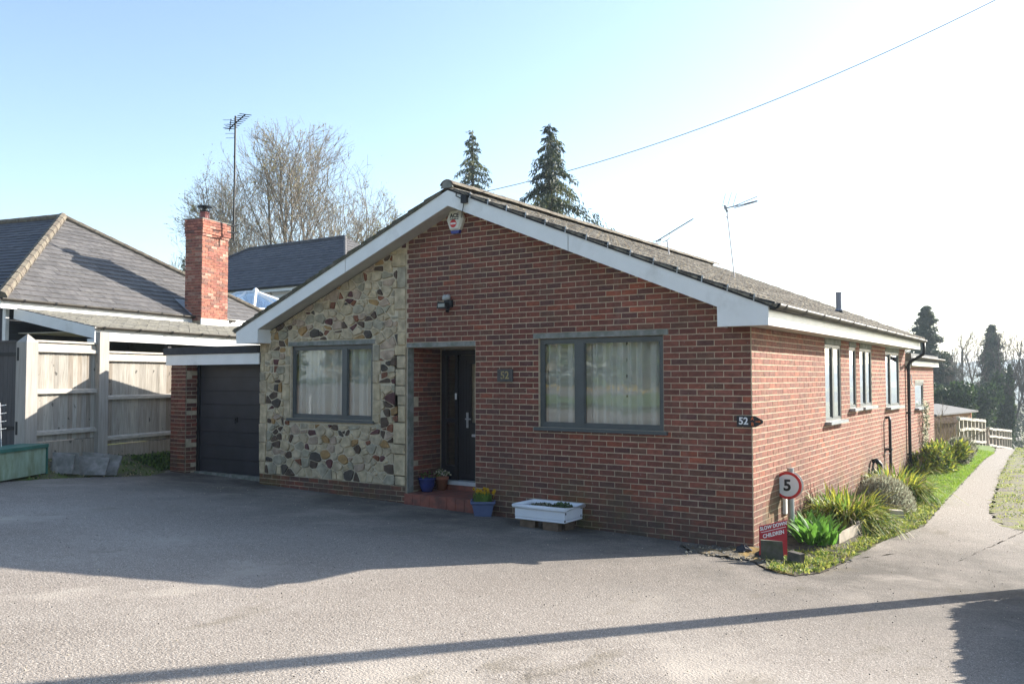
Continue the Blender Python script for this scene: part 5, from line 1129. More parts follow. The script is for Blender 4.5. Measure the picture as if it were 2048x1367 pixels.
# ------------------------------------------------------------------ vegetation makers
def seg_mesh(name, segs, mat, parent, sides=4):
    S = np.array(segs, float); n = len(S); p0, p1, r0, r1 = S[:, :3], S[:, 3:6], S[:, 6:7], S[:, 7:8]
    d = p1-p0; d = d/(np.linalg.norm(d, axis=1, keepdims=True)+1e-9); ref = np.where(np.abs(d[:, 2:3]) < .9, [[0, 0, 1.]], [[1., 0, 0]])
    a = np.cross(d, ref); a /= np.linalg.norm(a, axis=1, keepdims=True)+1e-9; b = np.cross(d, a); V = []
    for p, r in ((p0, r0), (p1+d*r1*.4, r1)):
        for k in range(sides): t = 2*math.pi*k/sides; V.append(p+r*(math.cos(t)*a+math.sin(t)*b))
    V = np.stack(V, 1).reshape(-1, 3); base = np.arange(n)[:, None]*(2*sides)
    F_ = np.stack([np.concatenate([base+k, base+(k+1) % sides, base+sides+(k+1) % sides, base+sides+k], 1) for k in range(sides)], 1).reshape(-1, 4)
    return np_mesh(name, V, F_, mat, None, parent, smooth=True)
def cards(name, C, D, ln, wd, mats, parent, r, bend=0, diamond=True):
    """leaf-sized faces: centre (root) C, direction D, length ln, width wd"""
    n = len(C); D = D/(np.linalg.norm(D, axis=1, keepdims=True)+1e-9); S = np.cross(D, r.normal(0, 1, (n, 3))); S /= np.linalg.norm(S, axis=1, keepdims=True)+1e-9
    ln = np.broadcast_to(np.asarray(ln, float), (n,))[:, None]; wd = np.broadcast_to(np.asarray(wd, float), (n,))[:, None]; N_ = np.cross(D, S)
    V = np.stack([C, C+D*ln*.45+S*wd*.5+N_*ln*bend, C+D*ln, C+D*ln*.45-S*wd*.5+N_*ln*bend], 1).reshape(-1, 3)
    F_ = np.arange(4*n).reshape(n, 4); return np_mesh(name, V, F_, mats, r.integers(0, len(mats), n) if isinstance(mats, list) and len(mats) > 1 else None, parent)
def blades(name, C, D, ln, wd, mats, parent, r, droop=.6, wts=None):
    """strap leaves arching over: three-segment ribbons"""
    n = len(C); D = D/(np.linalg.norm(D, axis=1, keepdims=True)); H = D*[1, 1, 0]; H /= np.linalg.norm(H, axis=1, keepdims=True)+1e-6
    S = np.cross(H, [0, 0, 1.]); S += r.normal(0, .25, S.shape); S /= np.linalg.norm(S, axis=1, keepdims=True); ln = np.asarray(ln, float)[:, None]; wd = np.asarray(wd, float)[:, None]
    pts = []; dr = (droop*r.uniform(.3, 1.3, n))[:, None]
    for t in (0, .35, .7, 1.0): pts.append(C+D*ln*t+H*ln*.25*dr*t*t-np.array([0, 0, 1.])*ln*dr*.75*t**2.4)
    V = []
    for k, wf in ((0, .7), (1, 1), (2, .8), (3, .12)): V += [pts[k]+S*wd*.5*wf, pts[k]-S*wd*.5*wf]
    V = np.stack(V, 1).reshape(-1, 3); base = np.arange(n)[:, None]*8
    F_ = np.stack([np.concatenate([base+2*k, base+2*k+1, base+2*k+3, base+2*k+2], 1) for k in range(3)], 1).reshape(-1, 4)
    mi = np.repeat(r.choice(len(mats), n, p=wts), 3) if isinstance(mats, list) and len(mats) > 1 else None
    return np_mesh(name, V, F_, mats, mi, parent)
def bare_tree(label, base, hgt, spread, stems, seed, env=None, lean=0, thick=.16, levels=4, bud=True, group=None, twig_r=.009, ang=.55, nm='bare_tree', bmat=None, kids=(5, 6, 6), upw=.22, width_y=1.0):
    r = random.Random(seed); big, small, tips = [], [], []; base = np.array(base, float)
    inside = (lambda q: 0) if env is None else (lambda q: math.sqrt(((q[0]-base[0])/env[0])**2+((q[1]-base[1])/env[0])**2+((q[2]-base[2]-env[2])/env[1])**2))
    def grow(p, d, L, rad, lev):
        if env is not None and lev < 3:
            lim = L
            for f in np.linspace(.1, 1, 12):
                if inside(np.array(p)+np.array(d)*L*f) > .97: lim = L*max(.12, f-.06); break
            L = lim
        n = 6 if lev == 0 else (5 if lev == 1 else 3); nodes = [p]; q = np.array(p, float); dd = np.array(d, float); r0 = rad
        for i in range(n):
            dd = dd+np.array([r.gauss(0, .09), r.gauss(0, .09), r.gauss(.03, .06)+upw*.25*(lev > 0)]); dd /= np.linalg.norm(dd); q2 = q+dd*L/n; r1 = max(twig_r*.6, r0*(1-.72/n*(1 if lev < 2 else 1.1)))
            (big if r0 > .03 else small).append((*q, *q2, r0, r1)); q, r0 = q2, r1; nodes.append((q2, dd.copy(), r1))
        if lev >= levels-1: tips.append((q, dd)); return
        if inside(q) > 1.25: return
        for k in range(kids[min(lev, len(kids)-1)]+(1 if lev == 0 else 0)):
            j = r.randint(2 if lev == 0 else 1, n); pos, pd, pr_ = nodes[j]; a = r.uniform(0, 2*math.pi); e1 = np.cross(pd, (.3, .2, 1)); e1 /= np.linalg.norm(e1)+1e-9; e2 = np.cross(pd, e1); sp = r.uniform(.35, .85)
            nd = pd+(e1*math.cos(a)+e2*math.sin(a))*sp+np.array((0, 0, upw)); nd /= np.linalg.norm(nd)
            grow(pos, nd, L*r.uniform(.36, .62)*(1.1-.08*j), max(twig_r, pr_*r.uniform(.45, .7)), lev+1)
    base = np.array(base, float)
    for k in range(stems):
        a = 2*math.pi*(k+r.uniform(-.3, .3))/max(stems, 1); tilt = ang*(math.sqrt((k*7 % stems+.6)/stems) if stems > 12 else r.uniform(.25, 1.0)) if stems > 1 else 0.05
        d = np.array((math.cos(a)*math.sin(tilt)*spread+lean, math.sin(a)*math.sin(tilt)*spread*width_y, math.cos(tilt))); d /= np.linalg.norm(d)
        grow(base+np.array((math.cos(a), math.sin(a), 0))*thick*(.8 if stems > 1 else 0), d, hgt*r.uniform(.62, .78), thick*r.uniform(.7, 1.1), 0)
    if env is not None: rj = lambda: 1+.06*r.gauss(0, 1); big = [s for s in big if inside(s[3:6]) < rj()]; small = [s for s in small if inside(s[3:6]) < rj()]; tips = [q for q in tips if inside(q[0]) < rj()]
    t = thing(nm, label, 'tree', base, group); seg_mesh('trunk' if big else 'stems', big or small[:40], bmat or bark, t, 6)
    if small: tw = seg_mesh('branches', small, twigm if bmat is None else bmat, t, 3); tw['kind'] = 'stuff'
    if bud:
        g = np.random.default_rng(seed); T = np.array([q for q, d in tips]); D = np.array([d for q, d in tips])
        if len(T) > 0:
            T = T+g.normal(0, .10, T.shape); D = D+g.normal(0, .7, D.shape); c = cards('buds', T, D, g.uniform(.06, .13, len(T)), .05, [budm], t, g); c['kind'] = 'stuff'
    return t
def conifer(label, base, hgt, wid, seed, n=150, droop=.45, mats=con_m, group=None, shape=.9, per=70, nm='conifer_tree', leaf=(.22, .075), bare=.08, open_=.0, tight=1.0):
    g = np.random.default_rng(seed); r = random.Random(seed); base = np.array(base, float); t = thing(nm, label, 'tree', base, group)
    seg_mesh('trunk', [(*base, *(base+np.array((0, 0, hgt*.55))), hgt*.018, hgt*.011), (*(base+np.array((0, 0, hgt*.55))), *(base+np.array((0, 0, hgt))), hgt*.011, .01)], bark2, t, 7)
    segs = []; C = []; D = []; MI = []
    for i in range(n):
        f = bare+(1-bare)*(i/n)**.92; h = hgt*f; L = wid*.5*((1-f)**shape)*r.uniform(.42, 1.12)*(1.45 if r.random() < open_ else 1)+.10; a = i*2.4+r.uniform(-.4, .4); d = np.array((math.cos(a), math.sin(a), r.uniform(.02, .3))); p = base+np.array((0, 0, h)); k = 5; prev = p
        tone = r.choices(range(len(mats)), [.5, .2, .3][:len(mats)])[0]
        for j in range(1, k+1):
            s = j/k; q = p+d*L*s-np.array((0, 0, 1))*droop*L*s*s*.8; segs.append((*prev, *q, max(.006, .03*(1-s)*L), max(.005, .03*(1-s-.1)*L))); m = max(2, int(per*L/wid*2/k*(1.1-.2*s)))
            w_ = (L*.16*(1.15-s*.6)+.05)*tight; c = prev+(q-prev)*g.uniform(0, 1, (m, 1))+g.normal(0, 1, (m, 3))*[w_, w_, w_*.55]
            C.append(c); dd = g.normal(0, .38, (m, 3))+d*.45+np.array((0, 0, -.55-.5*droop)); D.append(dd); MI.append(np.full(m, tone)); prev = q
    seg_mesh('branches', segs, bark2, t, 3)['kind'] = 'stuff'; C = np.concatenate(C); D = np.concatenate(D); mi = np.concatenate(MI)
    o = cards('foliage', C, D, g.uniform(.6, 1.5, len(C))*leaf[0], g.uniform(.7, 1.3, len(C))*leaf[1], list(mats), t, g, .08); o['kind'] = 'stuff'
    o.data.polygons.foreach_set('material_index', np.where(g.uniform(0, 1, len(mi)) < .75, mi, g.integers(0, len(mats), len(mi))).astype(np.int32))
    return t
# ------------------------------------------------------------------ trees behind the houses
def tree_px(label, px, top, dep, width_px, stems, seed, base_z=.4, **k):
    b0 = far(px, 760, dep); b0[2] = base_z; H = far(px, top, dep)[2]-base_z; rx = width_px/CF*dep/2
    return bare_tree(label, b0, H*1.12, 1.0, stems, seed, env=(rx, H*.56, H*.44), **k)
tree_px('broad bare tree with many upright stems rising behind the dark slate roof', 588, 232, 52, 490, 46, 5, thick=.125, levels=4, ang=1.2, kids=(12, 9, 6), upw=.05, twig_r=.013)
tree_px('thinner bare tree right of the broad one, low behind the left roof slope', 722, 300, 50, 150, 7, 28, thick=.07, levels=4, ang=.6, kids=(7, 6, 5), upw=.1, twig_r=.012)
tree_px('low bare tree just left of the brick chimney, mostly hidden by roofs', 410, 405, 56, 130, 6, 18, thick=.12, levels=4, ang=.6, kids=(6, 6, 5), upw=.1, twig_r=.013)
gc = 'conifers behind the bungalow'
c1 = far(945, 760, 42); c1[2] = 0; conifer('slim ragged conifer nearest the gable apex', c1, far(945, 254, 42)[2], 6.4, 3, n=105, per=520, tight=.62, droop=.75, group=gc, shape=.72, leaf=(.17, .05), open_=.12)
c2 = far(1102, 760, 36); c2[2] = 0; conifer('taller fuller conifer with drooping branches behind the right roof slope', c2, far(1096, 240, 36)[2], 9.3, 6, n=120, per=900, tight=.60, droop=.85, group=gc, shape=.8, leaf=(.18, .05), open_=.2)
c5 = far(366, 760, 60); c5[2] = 0; conifer('tip of a distant conifer left of the brick chimney', c5, far(366, 512, 60)[2], 4.5, 9, n=90, per=60)
gr = 'trees along the track'
def con_px(label, px, top, dep, wpx, seed, base_z, **k):
    b0 = far(px, 760, dep); b0[2] = base_z; return conifer(label, b0, far(px, top, dep)[2]-base_z, wpx/CF*dep, seed, group=gr, mats=con_d, **k)
con_px('dense dark conifer behind the rear extension', 1855, 610, 70, 118, 12, -3.6, n=210, per=420, droop=.2, shape=.55, leaf=(.22, .09), bare=.03)
con_px('broad lower conifer right of the dense dark one', 1893, 706, 76, 80, 13, -4.0, n=150, per=260, droop=.2, shape=.5, leaf=(.24, .10), bare=.03)
con_px('tall dark pointed conifer standing beside the track', 1986, 648, 80, 92, 15, -4.4, n=230, per=330, droop=.25, shape=.66, leaf=(.24, .10), bare=.05)
for i, (px, top, dep, wpx, st, lab, sd_, bz) in enumerate([(2018, 612, 70, 150, 4, 'tall bare tree right of the pointed conifer', 31, -3.5), (1945, 634, 74, 120, 3, 'slender bare tree left of the pointed conifer', 33, -3.5), (2078, 632, 62, 130, 3, 'bare tree at the right edge of the photo', 35, -3.5), (1748, 618, 100, 130, 5, 'distant bare tree showing over the roof beside the flue', 37, -4), (1806, 606, 96, 130, 5, 'distant bare tree behind the dense dark conifer', 39, -4), (1912, 690, 70, 90, 4, 'small bare tree between the two dark conifers', 41, -3.5)]):
    tree_px(lab, px, top, dep, wpx, st, sd_, bz, thick=.12, levels=4, ang=.36, kids=(9, 7, 5), upw=.10, twig_r=.014, bud=False, group='bare trees along the track', bmat=bark2 if i in (0, 2) else None)
def leafy_mass(name, label, cat, C, rx, ry, rz, n, mats, seed, ln=.14, wd=.10, group=None, kind=None, up=0, core=True):
    g = np.random.default_rng(seed); t = thing(name, label, cat, (C[0], C[1], C[2]), group)
    lob = [(g.normal(0, .42, 3)*[rx, ry, rz*.8]+[0, 0, rz*.9], g.uniform(.42, .62)) for _ in range(9)]+[(np.array([0, 0, rz*.7]), .8)]
    P = []
    for o_, s in lob:
        u = g.normal(0, 1, (n//10, 3)); u /= np.linalg.norm(u, axis=1, keepdims=True); u *= g.uniform(.55, 1.05, (n//10, 1)); P.append(o_+u*[rx*s, ry*s, rz*s*.95])
    P = np.concatenate(P); P[:, 2] = np.abs(P[:, 2]); D = P/[rx, ry, rz]+g.normal(0, .7, P.shape)+[0, 0, up]
    segs = [(0+C[0], 0+C[1], C[2]-.1, *(np.array(C)+o_*.8), .03*max(rx, .5), .012*max(rx, .5)) for o_, s in lob]; seg_mesh('stems', segs, bark2, t, 4)
    o = cards('foliage', P+C, D, g.uniform(.6, 1.4, len(P))*ln, g.uniform(.6, 1.4, len(P))*wd, mats, t, g, .1); o['kind'] = 'stuff'; return t
for i, (px, py, dep, rx, rz, lab) in enumerate([(1900, 845, 52, 1.6, 1.5, 'dark evergreen bush behind the garden shed'), (1958, 850, 64, 1.5, 1.9, 'ivy covered thicket left of the pointed conifer'), (1994, 880, 70, 1.2, 2.6, 'ivy covered thicket around the foot of the pointed conifer'), (2015, 885, 66, .42, 3.6, 'narrow ivy clad trunk at the end of the picket fence')]):
    p = far(px, py, dep); p[2] -= .6; leafy_mass('ivy_thicket', lab, 'shrub', p, rx, rx, rz, 7000, ivy_m, 60+i, .20, .16, 'evergreen thickets beside the track')
p = far(2052, 880, 95); leafy_mass('far_hedge', 'brownish hedge far down the track at the right edge', 'hedge', p-np.array((0, 0, 1.5)), 3.5, 3, 3.2, 5000, [M('brown_hedge', (.13, .12, .085), .9, .3, 2)], 70, .22, .16)

# ------------------------------------------------------------------ flower bed and lawn plants
def strappy(label, px, py, dep_xy, R_, n, h, seed, wts, group='strappy leaved plants along the side wall'):
    g = np.random.default_rng(seed); c = np.array(dep_xy if dep_xy is not None else P2(px, py)); z = G(*c)+.05; t = thing('strappy_plant', label, 'plant', (*c, z), group)
    a = g.uniform(0, 2*math.pi, n); rr = R_*.45*np.sqrt(g.uniform(0, 1, n)); C = np.stack([c[0]+rr*np.cos(a), c[1]+rr*np.sin(a), np.full(n, z-.03)], 1)
    ti = g.uniform(.05, 1.0, n)*(.35+rr/R_*1.2); a2 = a+g.normal(0, .5, n); D = np.stack([np.sin(ti)*np.cos(a2), np.sin(ti)*np.sin(a2), np.cos(ti)], 1)
    o = blades('leaves', C, D, g.uniform(.6, 1.15, n)*h, g.uniform(.016, .032, n), g_blade, t, g, 1.1, wts); o['kind'] = 'stuff'; return t
strappy('biggest strappy clump beside the bulb leaves', 0, 0, (.46, 2.45), .72, 1500, .74, 71, [.42, .46, .12])
strappy('strappy clump behind the silver shrub', 0, 0, (.50, 6.2), .7, 1200, .80, 72, [.45, .40, .15])
strappy('low strappy tuft at the wall end of the lawn', 0, 0, (.22, 10.6), .4, 420, .6, 73, [.35, .5, .15])
strappy('small strappy tuft behind the green and yellow bush', 0, 0, (.45, 12.9), .35, 300, .4, 76, [.35, .5, .15])
strappy('small strappy tuft between the biggest clump and the wall', 0, 0, (.20, 1.75), .3, 260, .42, 74, [.5, .2, .3])
def tulips(label, c, R_, n, seed, h=.30):
    g = np.random.default_rng(seed); z = G(*c)+.05; t = thing('bulb_plant', label, 'plant', (*c, z), 'bulb leaves in the flower bed')
    for i in range(n):
        a = g.uniform(0, 6.28); rr = R_*math.sqrt(g.uniform(0, 1)); p = np.array((c[0]+rr*math.cos(a), c[1]+rr*math.sin(a)*1.2, z)); a2 = a+g.normal(0, .6); ti = g.uniform(.05, .55); D = np.array((math.sin(ti)*math.cos(a2), math.sin(ti)*math.sin(a2), math.cos(ti))); L = h*g.uniform(.6, 1.15); w_ = g.uniform(.05, .085); S = np.array((-math.sin(a2), math.cos(a2), 0)); N_ = np.cross(S, D); V = []; F_ = []
        for k, (tt, wf) in enumerate(((0, .5), (.25, .95), (.5, 1), (.75, .7), (1, .05))):
            q = p+D*L*tt+np.array((math.cos(a2), math.sin(a2), -.8))*L*.28*tt*tt; V += [q+S*w_*.5*wf+N_*w_*.2*wf, q, q-S*w_*.5*wf+N_*w_*.2*wf]
        for k in range(4): F_ += [(3*k, 3*k+1, 3*k+4, 3*k+3), (3*k+1, 3*k+2, 3*k+5, 3*k+4)]
        m_ = MB(); m_.add(V, F_); m_.build('leaf', tulip_m, t, smooth=True)
    return t
tulips('bright green clump of broad bulb leaves just right of the sign post', (.50, .82), .22, 75, 81, .34); tulips('smaller clump of broad bulb leaves by the wall behind the sign post', (.30, 1.35), .16, 45, 82, .34)
g = np.random.default_rng(91); c = np.array((.62, 4.35)); z = G(*c); t = thing('silver_shrub', 'rounded silver-grey shrub between the strappy clumps', 'shrub', (*c, z)); n = 9500
u = g.normal(0, 1, (n, 3)); u /= np.linalg.norm(u, axis=1, keepdims=True); u[:, 2] = np.abs(u[:, 2]); q = u*g.uniform(.45, 1, (n, 1))**.6*[.44, .62, .50]; o = cards('foliage', q+[*c, z+.05], q/[.44, .62, .50]*.8+[0, 0, .7]+g.normal(0, .3, (n, 3)), g.uniform(.025, .075, n), .014, lav_m, t, g); o['kind'] = 'stuff'
seg_mesh('stems', [(*c, z-.05, *(np.array((*c, z+.05))+v*[.35, .5, .4]), .012, .004) for v in u[:60]], bark2, t, 3)
def shrub(label, c, rx, ry, rz, n, mats, seed, ln, wd, name='shrub'): return leafy_mass(name, label, 'shrub', (c[0], c[1], G(*c)), rx, ry, rz, n, mats, seed, ln, wd)
shrub('green and yellow bush at the far end of the lawn', (.48, 11.4), .42, .75, .50, 5200, [g_blade[0], g_blade[1], con_m[1]], 92, .11, .035)
shrub('brown-grey clipped shrub before the picket fence', (.60, 14.0), .36, .8, .34, 5200, [lav_m[1], lav_m[0], con_m[2]], 93, .08, .03)
# pale climbing stems under the extension window, dry stems, bare bush
g = np.random.default_rng(94); t = thing('wall_climber', 'pale leafed climber trained up the extension wall under its window', 'climber', (.05, 12.6, -.1)); S = []; p0_ = None
for k in range(5):
    q = np.array((.03, 12.55+.12*k*g.uniform(.5, 1.3)-.2, -.15))
    for i in range(9): q2 = q+np.array((g.uniform(-.01, .02), g.normal(0, .045), .16)); S.append((*q, *q2, .008, .007)); q = q2
seg_mesh('stems', S, twigm, t, 4); C = np.array([s[3:6] for s in S]); C = np.repeat(C, 16, 0)+g.normal(0, 1, (len(C)*16, 3))*[.025, .07, .08]; C[:, 0] = np.abs(C[:, 0])+.01; o = cards('foliage', C, g.normal(0, 1, C.shape)+[.6, 0, 0], .05, .035, [lav_m[0], white_fl, ivy_m[1]], t, g); o['kind'] = 'stuff'
bt = far(1868, 860, 24.3); bt[2] = G(bt[0], bt[1]); bare_tree('spreading bare bush with arching twigs in front of the side gate', bt, 2.0, 1.3, 5, 97, thick=.022, levels=3, ang=1.0, kids=(4, 4, 3), upw=.12, twig_r=.005, bud=False, nm='bare_bush')
g = np.random.default_rng(96); n = 60; c = far(1893, 868, 23.5); b0 = np.stack([c[0]+g.normal(0, .35, n), c[1]+g.normal(0, .4, n), np.full(n, G(c[0], c[1]))], 1); e_ = b0+np.stack([g.normal(0, .22, n), g.normal(0, .2, n), g.uniform(.5, 1.2, n)], 1)
t = thing('dry_stems', 'upright dry straw coloured stems before the side gate', 'plant', c-np.array((0, 0, .8))); seg_mesh('stems', [(*p, *q, .008, .004) for p, q in zip(b0, e_)], g_blade[2], t, 3)
for k in range(3):
    c = (.10+.05*k, 2.05+.35*k); S = [(*(np.array(c)+g.normal(0, .03, 2)), G(*c), *(np.array(c)+g.normal(0, .08, 2)), G(*c)+g.uniform(.4, .62), .006, .003) for _ in range(7)]; t = thing('dead_stalks', ['dead brown stalks against the wall behind the strappy clump', 'dead stalks by the wall in the middle of the bed', 'dead stalks by the wall nearest the waste pipes'][k], 'plant', (*c, G(*c)), 'dead stalks by the wall'); seg_mesh('stems', S, M('dead_stalk%s' % 'abc'[k], (.10, .07, .05), .9, .2), t, 3)
# scattered ground cover, each sort one mass
def scatter(name, poly, n, hh, wd, mats, seed, dz=0, wts=None, dens=None, spread=.8, humpf=None):
    g = np.random.default_rng(seed); P = np.array(poly, float)[:, :2]; lo, hi = P.min(0), P.max(0); Q = []
    while sum(len(q) for q in Q) < n:
        q = g.uniform(lo, hi, (n*2, 2)); ins = np.zeros(len(q), bool)
        for i in range(len(P)):
            a, b = P[i], P[(i+1) % len(P)]; cr = ((a[1] > q[:, 1]) != (b[1] > q[:, 1])) & (q[:, 0] < (b[0]-a[0])*(q[:, 1]-a[1])/(b[1]-a[1]+1e-12)+a[0]); ins ^= cr
        q = q[ins]
        if dens is not None: q = q[g.uniform(0, 1, len(q)) < dens(q[:, 0], q[:, 1])]
        Q.append(q)
    q = np.concatenate(Q)[:n]; z = gz(q[:, 0], q[:, 1])+dz+(humpf(q[:, 0], q[:, 1]) if humpf else 0); C = np.column_stack([q, z]); D = np.stack([g.normal(0, spread, n), g.normal(0, spread, n), np.ones(n)], 1)
    o = blades(name, C, D, g.uniform(.5, 1.3, n)*hh, g.uniform(.6, 1.2, n)*wd, mats, None, g, .4, wts) if wd < .02 else cards(name, C, D, g.uniform(.5, 1.3, n)*hh, g.uniform(.6, 1.2, n)*wd, mats, None, g, .15)
    o['kind'] = 'stuff'; return o
nz = lambda x, y: .5+.5*np.sin(x*7.1+1.3*np.sin(y*5.3))*np.sin(y*6.7+1.1*np.sin(x*4.9))
lp_ = [(.12, 6.2), (.9, 5.8), tl[3], tl[4], tl[5], (1.02, 19), (.3, 20), (.12, 11)]
scatter('lawn_grass', lp_, 42000, .075, .007, lawn_m, 101, .03, [.62, .38], spread=.45)
strip = [(.60, .55), (.36, .15), (.22, -.12), bed_edge[1], bed_edge[2], bed_edge[3], tl[0], tl[1], tl[2], tl[3], (.86, 5.8), (.84, 4.0), (.84, 2.9), (.82, 1.5), (.74, 1.0)]
scatter('ground_cover_weeds', strip, 4200, .038, .028, weed_m, 102, .015, dens=lambda x, y: np.clip(nz(x*2.3, y*1.9)**2*1.5-.14, 0, 1))
scatter('weed_grass', strip, 3800, .09, .006, [g_blade[1], g_blade[0], g_blade[2]], 103, .01, [.45, .35, .2], dens=nz)
vpoly = [(4.6, 3.45), tr_[0]]+tr_[1:]+[tuple(np.array(tr_[-1])+[1.6, .5]), (4.5, 16)]
scatter('verge_tufts', vpoly, 30000, .032, .022, weed_m, 104, .035, dens=lambda x, y: np.clip(nz(x*.8, y*.55)**2*1.1, 0, 1))
scatter('verge_grass', vpoly, 9000, .10, .006, [g_blade[1], lawn_m[1], g_blade[2]], 105, .03, [.45, .35, .2], dens=lambda x, y: nz(x*.8, y*.55)**2)
bank = [fp(-.6, .05, 0), fp(3.6, .05, 0), fp(3.4, .9, 0), fp(1.5, 1.15, 0), fp(-.6, 1.1, 0)]
scatter('bank_weeds', bank, 700, .05, .03, [ivy_m[1], weed_m[1], g_blade[2]], 106, -.03, dens=lambda x, y: nz(x*1.3, y*1.3)**2)
pst = [fp(2.1, .25, 0), fp(3.2, .25, 0), fp(3.2, .75, 0), fp(2.2, .85, 0)]
scatter('bank_ivy', pst, 900, .08, .05, [ivy_m[1], weed_m[1]], 107, -.02)
# loose stones and crumbs on the drive and by the corner
g = np.random.default_rng(110); n = 2600; q = np.concatenate([np.stack([g.normal(.12, .32, 700), g.normal(-.30, .24, 700)], 1), np.stack([g.uniform(-9, 3, n-700), g.uniform(-8.5, 3, n-700)], 1)]); sz = np.concatenate([g.uniform(.006, .022, 700), g.uniform(.003, .008, n-700)])
keep = ~((q[:, 0] < .02) & (q[:, 1] > -.05)); q, sz = q[keep], sz[keep]; n = len(q); base = np.column_stack([q, gz(q[:, 0], q[:, 1])+.012]); oc = np.array([(1, 0, 0), (0, 1, 0), (-1, 0, 0), (0, -1, 0), (0, 0, .7), (0, 0, -.7)]); V = (base[:, None]+oc[None]*sz[:, None, None]*g.uniform(.6, 1.3, (n, 6, 1))).reshape(-1, 3); tri = np.array([(0, 1, 4), (1, 2, 4), (2, 3, 4), (3, 0, 4), (1, 0, 5), (2, 1, 5), (3, 2, 5), (0, 3, 5)]); F_ = (np.arange(n)[:, None, None]*6+tri[None]).reshape(-1, 3)
o = np_mesh('loose_grit', V, F_, [slab_m, M('dark_grit', (.09, .08, .07), .9, .3), stone_mortar], np.repeat(g.integers(0, 3, n), 8)); o['kind'] = 'stuff'
# fallen grit bags: dark tarmac lumps at the corner
for i, (x, y, s, lab) in enumerate([(-.02, -.30, .085, 'larger black tarmac lump in the rubble by the corner'), (.22, -.42, .06, 'smaller black tarmac lump in the rubble nearer the track')]):
    g = np.random.default_rng(i+120); b = MB(); prof = [(s*.9, -.02), (s*1.1, s*.25), (s*.8, s*.6), (s*.25, s*.85)]; b.lathe((x, y, G(x, y)+.03), prof, 9); b.v = [tuple(np.array(v)+g.normal(0, s*.13, 3)) for v in b.v]
    o = b.build('tarmac_lump', felt_m, None); tag(o, lab, 'rubble', 'black lumps by the house corner')

# ------------------------------------------------------------------ across the road: what the windows reflect and what throws the shade
g = np.random.default_rng(131); n = 26000; hp = np.array([(3.20, -.15), (3.52, -2.5), (3.95, -5.0)]); s_ = g.uniform(0, 2, n); k_ = np.clip(s_.astype(int), 0, 1); q = hp[k_]+(hp[k_+1]-hp[k_])*(s_-k_)[:, None]; a = g.uniform(0, math.pi, n); rr = g.uniform(.6, 1.0, n)
hx2 = q[:, 0]+np.cos(a)*.32*rr; hz2 = np.sin(a)**.6*(.86+.02*np.sin(q[:, 1]*11))*rr; C = np.column_stack([hx2, q[:, 1], gz(hx2, q[:, 1])+hz2])
t = thing('roadside_hedge', 'low clipped evergreen hedge beside the track just beyond the right edge', 'hedge', (3.6, -2.5, G(3.6, -2.5))); o = cards('foliage', C, np.column_stack([np.cos(a), g.normal(0, .6, n), np.sin(a)])+g.normal(0, .5, (n, 3)), g.uniform(.04, .09, n), .055, ivy_m, t, g); o['kind'] = 'stuff'
seg_mesh('stems', [(*c, G(*c)-.1, c[0]+g.normal(0, .1), c[1]+g.normal(0, .1), G(*c)+.7, .02, .01) for c in [hp[0]+(hp[2]-hp[0])*f for f in np.linspace(.02, 1, 22)]], bark2, t, 4)
g = np.random.default_rng(160); n = 16000; x = g.uniform(-75, 45, n); hh = 13+4*np.sin(x*.13)+2.5*np.sin(x*.41+1); C = np.column_stack([x, -48-6*g.uniform(0, 1, n)-.004*x*x+np.abs(x+20)*.12, gz(x, np.full(n, -50.))+hh*g.uniform(0, 1, n)**.8]); o = cards('sky_blocking_woodland', C, g.normal(0, 1, (n, 3))+[0, .4, .6], g.uniform(.8, 2.0, n), .5, [M('bare_wood_brown', (.17, .135, .09), .9, .3, 1), con_d[1], M('bare_wood_tan', (.24, .20, .13), .9, .3, 1)], None, g); o['kind'] = 'stuff'  # wood mirrored in the windows, made tall and near to block sky light
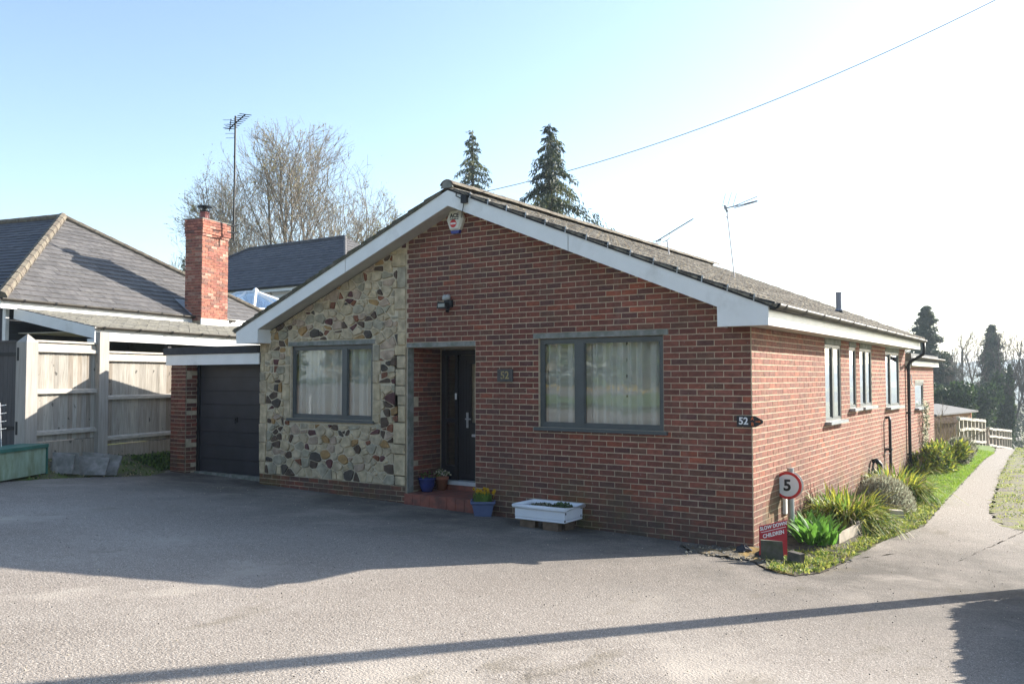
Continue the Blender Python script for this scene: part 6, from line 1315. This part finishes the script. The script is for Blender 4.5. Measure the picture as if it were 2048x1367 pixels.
sheet('road', [(-60, -9), (-30, -9.2), (-16.3, -13.6), (-16.3, -40), (-60, -40)], .02, asphalt, 3.0, jit=0, seg=2)
sheet('green', [(-16, -16), (-16, -60), (30, -60), (30, -16)], .02, lawn_ground, 3.0, jit=0, seg=2)
g = np.random.default_rng(133); n = 420; x = g.uniform(-26, 5, n); y = g.uniform(-36, -28, n); o = cards('daffodil_drift', np.column_stack([x, y, gz(x, y)+.18]), g.normal(0, 1, (n, 3))+[0, .7, .5], .13, .12, [yellow_fl], None, g); o['kind'] = 'stuff'
for i, (x, y, h, rx) in enumerate([(-46, -30, 3.6, 7), (-36, -40, 4.2, 8), (-25, -50, 4.6, 9), (-12, -52, 4.4, 9), (-52, -14, 3.2, 6)]):
    leafy_mass('roadside_hedge', ['hedge', 'taller hedge', 'broad hedge', 'rounded hedge', 'low hedge'][i]+' across the road facing the front windows', 'hedge', (x, y, G(x, y)-.5), rx, 3.2, h, 3500, [ivy_m[1], con_m[1], weed_m[1]], 140+i, .55, .45, 'hedges across the road')
for i, (x, y) in enumerate([(-28, -36), (-14, -38), (-20, -44), (-40, -24), (-33, -31)]):
    bare_tree(['bare oak', 'second bare oak', 'bare ash', 'bare lime', 'bare maple'][i]+' across the road mirrored in the front windows', (x, y, G(x, y)-.2), 13, 1.0, 3, 150+i, thick=.28, levels=3, ang=.4, kids=(6, 6, 4), upw=.25, twig_r=.03, bud=False, group='trees across the road')

# ------------------------------------------------------------------ air
hb = MB(); hb.box((-1700, -1000, -32), (1700, 2100, 44)); hm = bpy.data.materials.new('haze'); hm.use_nodes = True
ht = hm.node_tree; ht.nodes.remove(ht.nodes['Principled BSDF']); pv = ht.nodes.new('ShaderNodeVolumePrincipled'); pv.inputs['Color'].default_value = (.74, .87, 1.0, 1); pv.inputs['Density'].default_value = .0006; pv.inputs['Anisotropy'].default_value = .3
ht.links.new(pv.outputs[0], ht.nodes['Material Output'].inputs['Volume']); ho = hb.build('haze', hm, None); ho['kind'] = 'stuff'
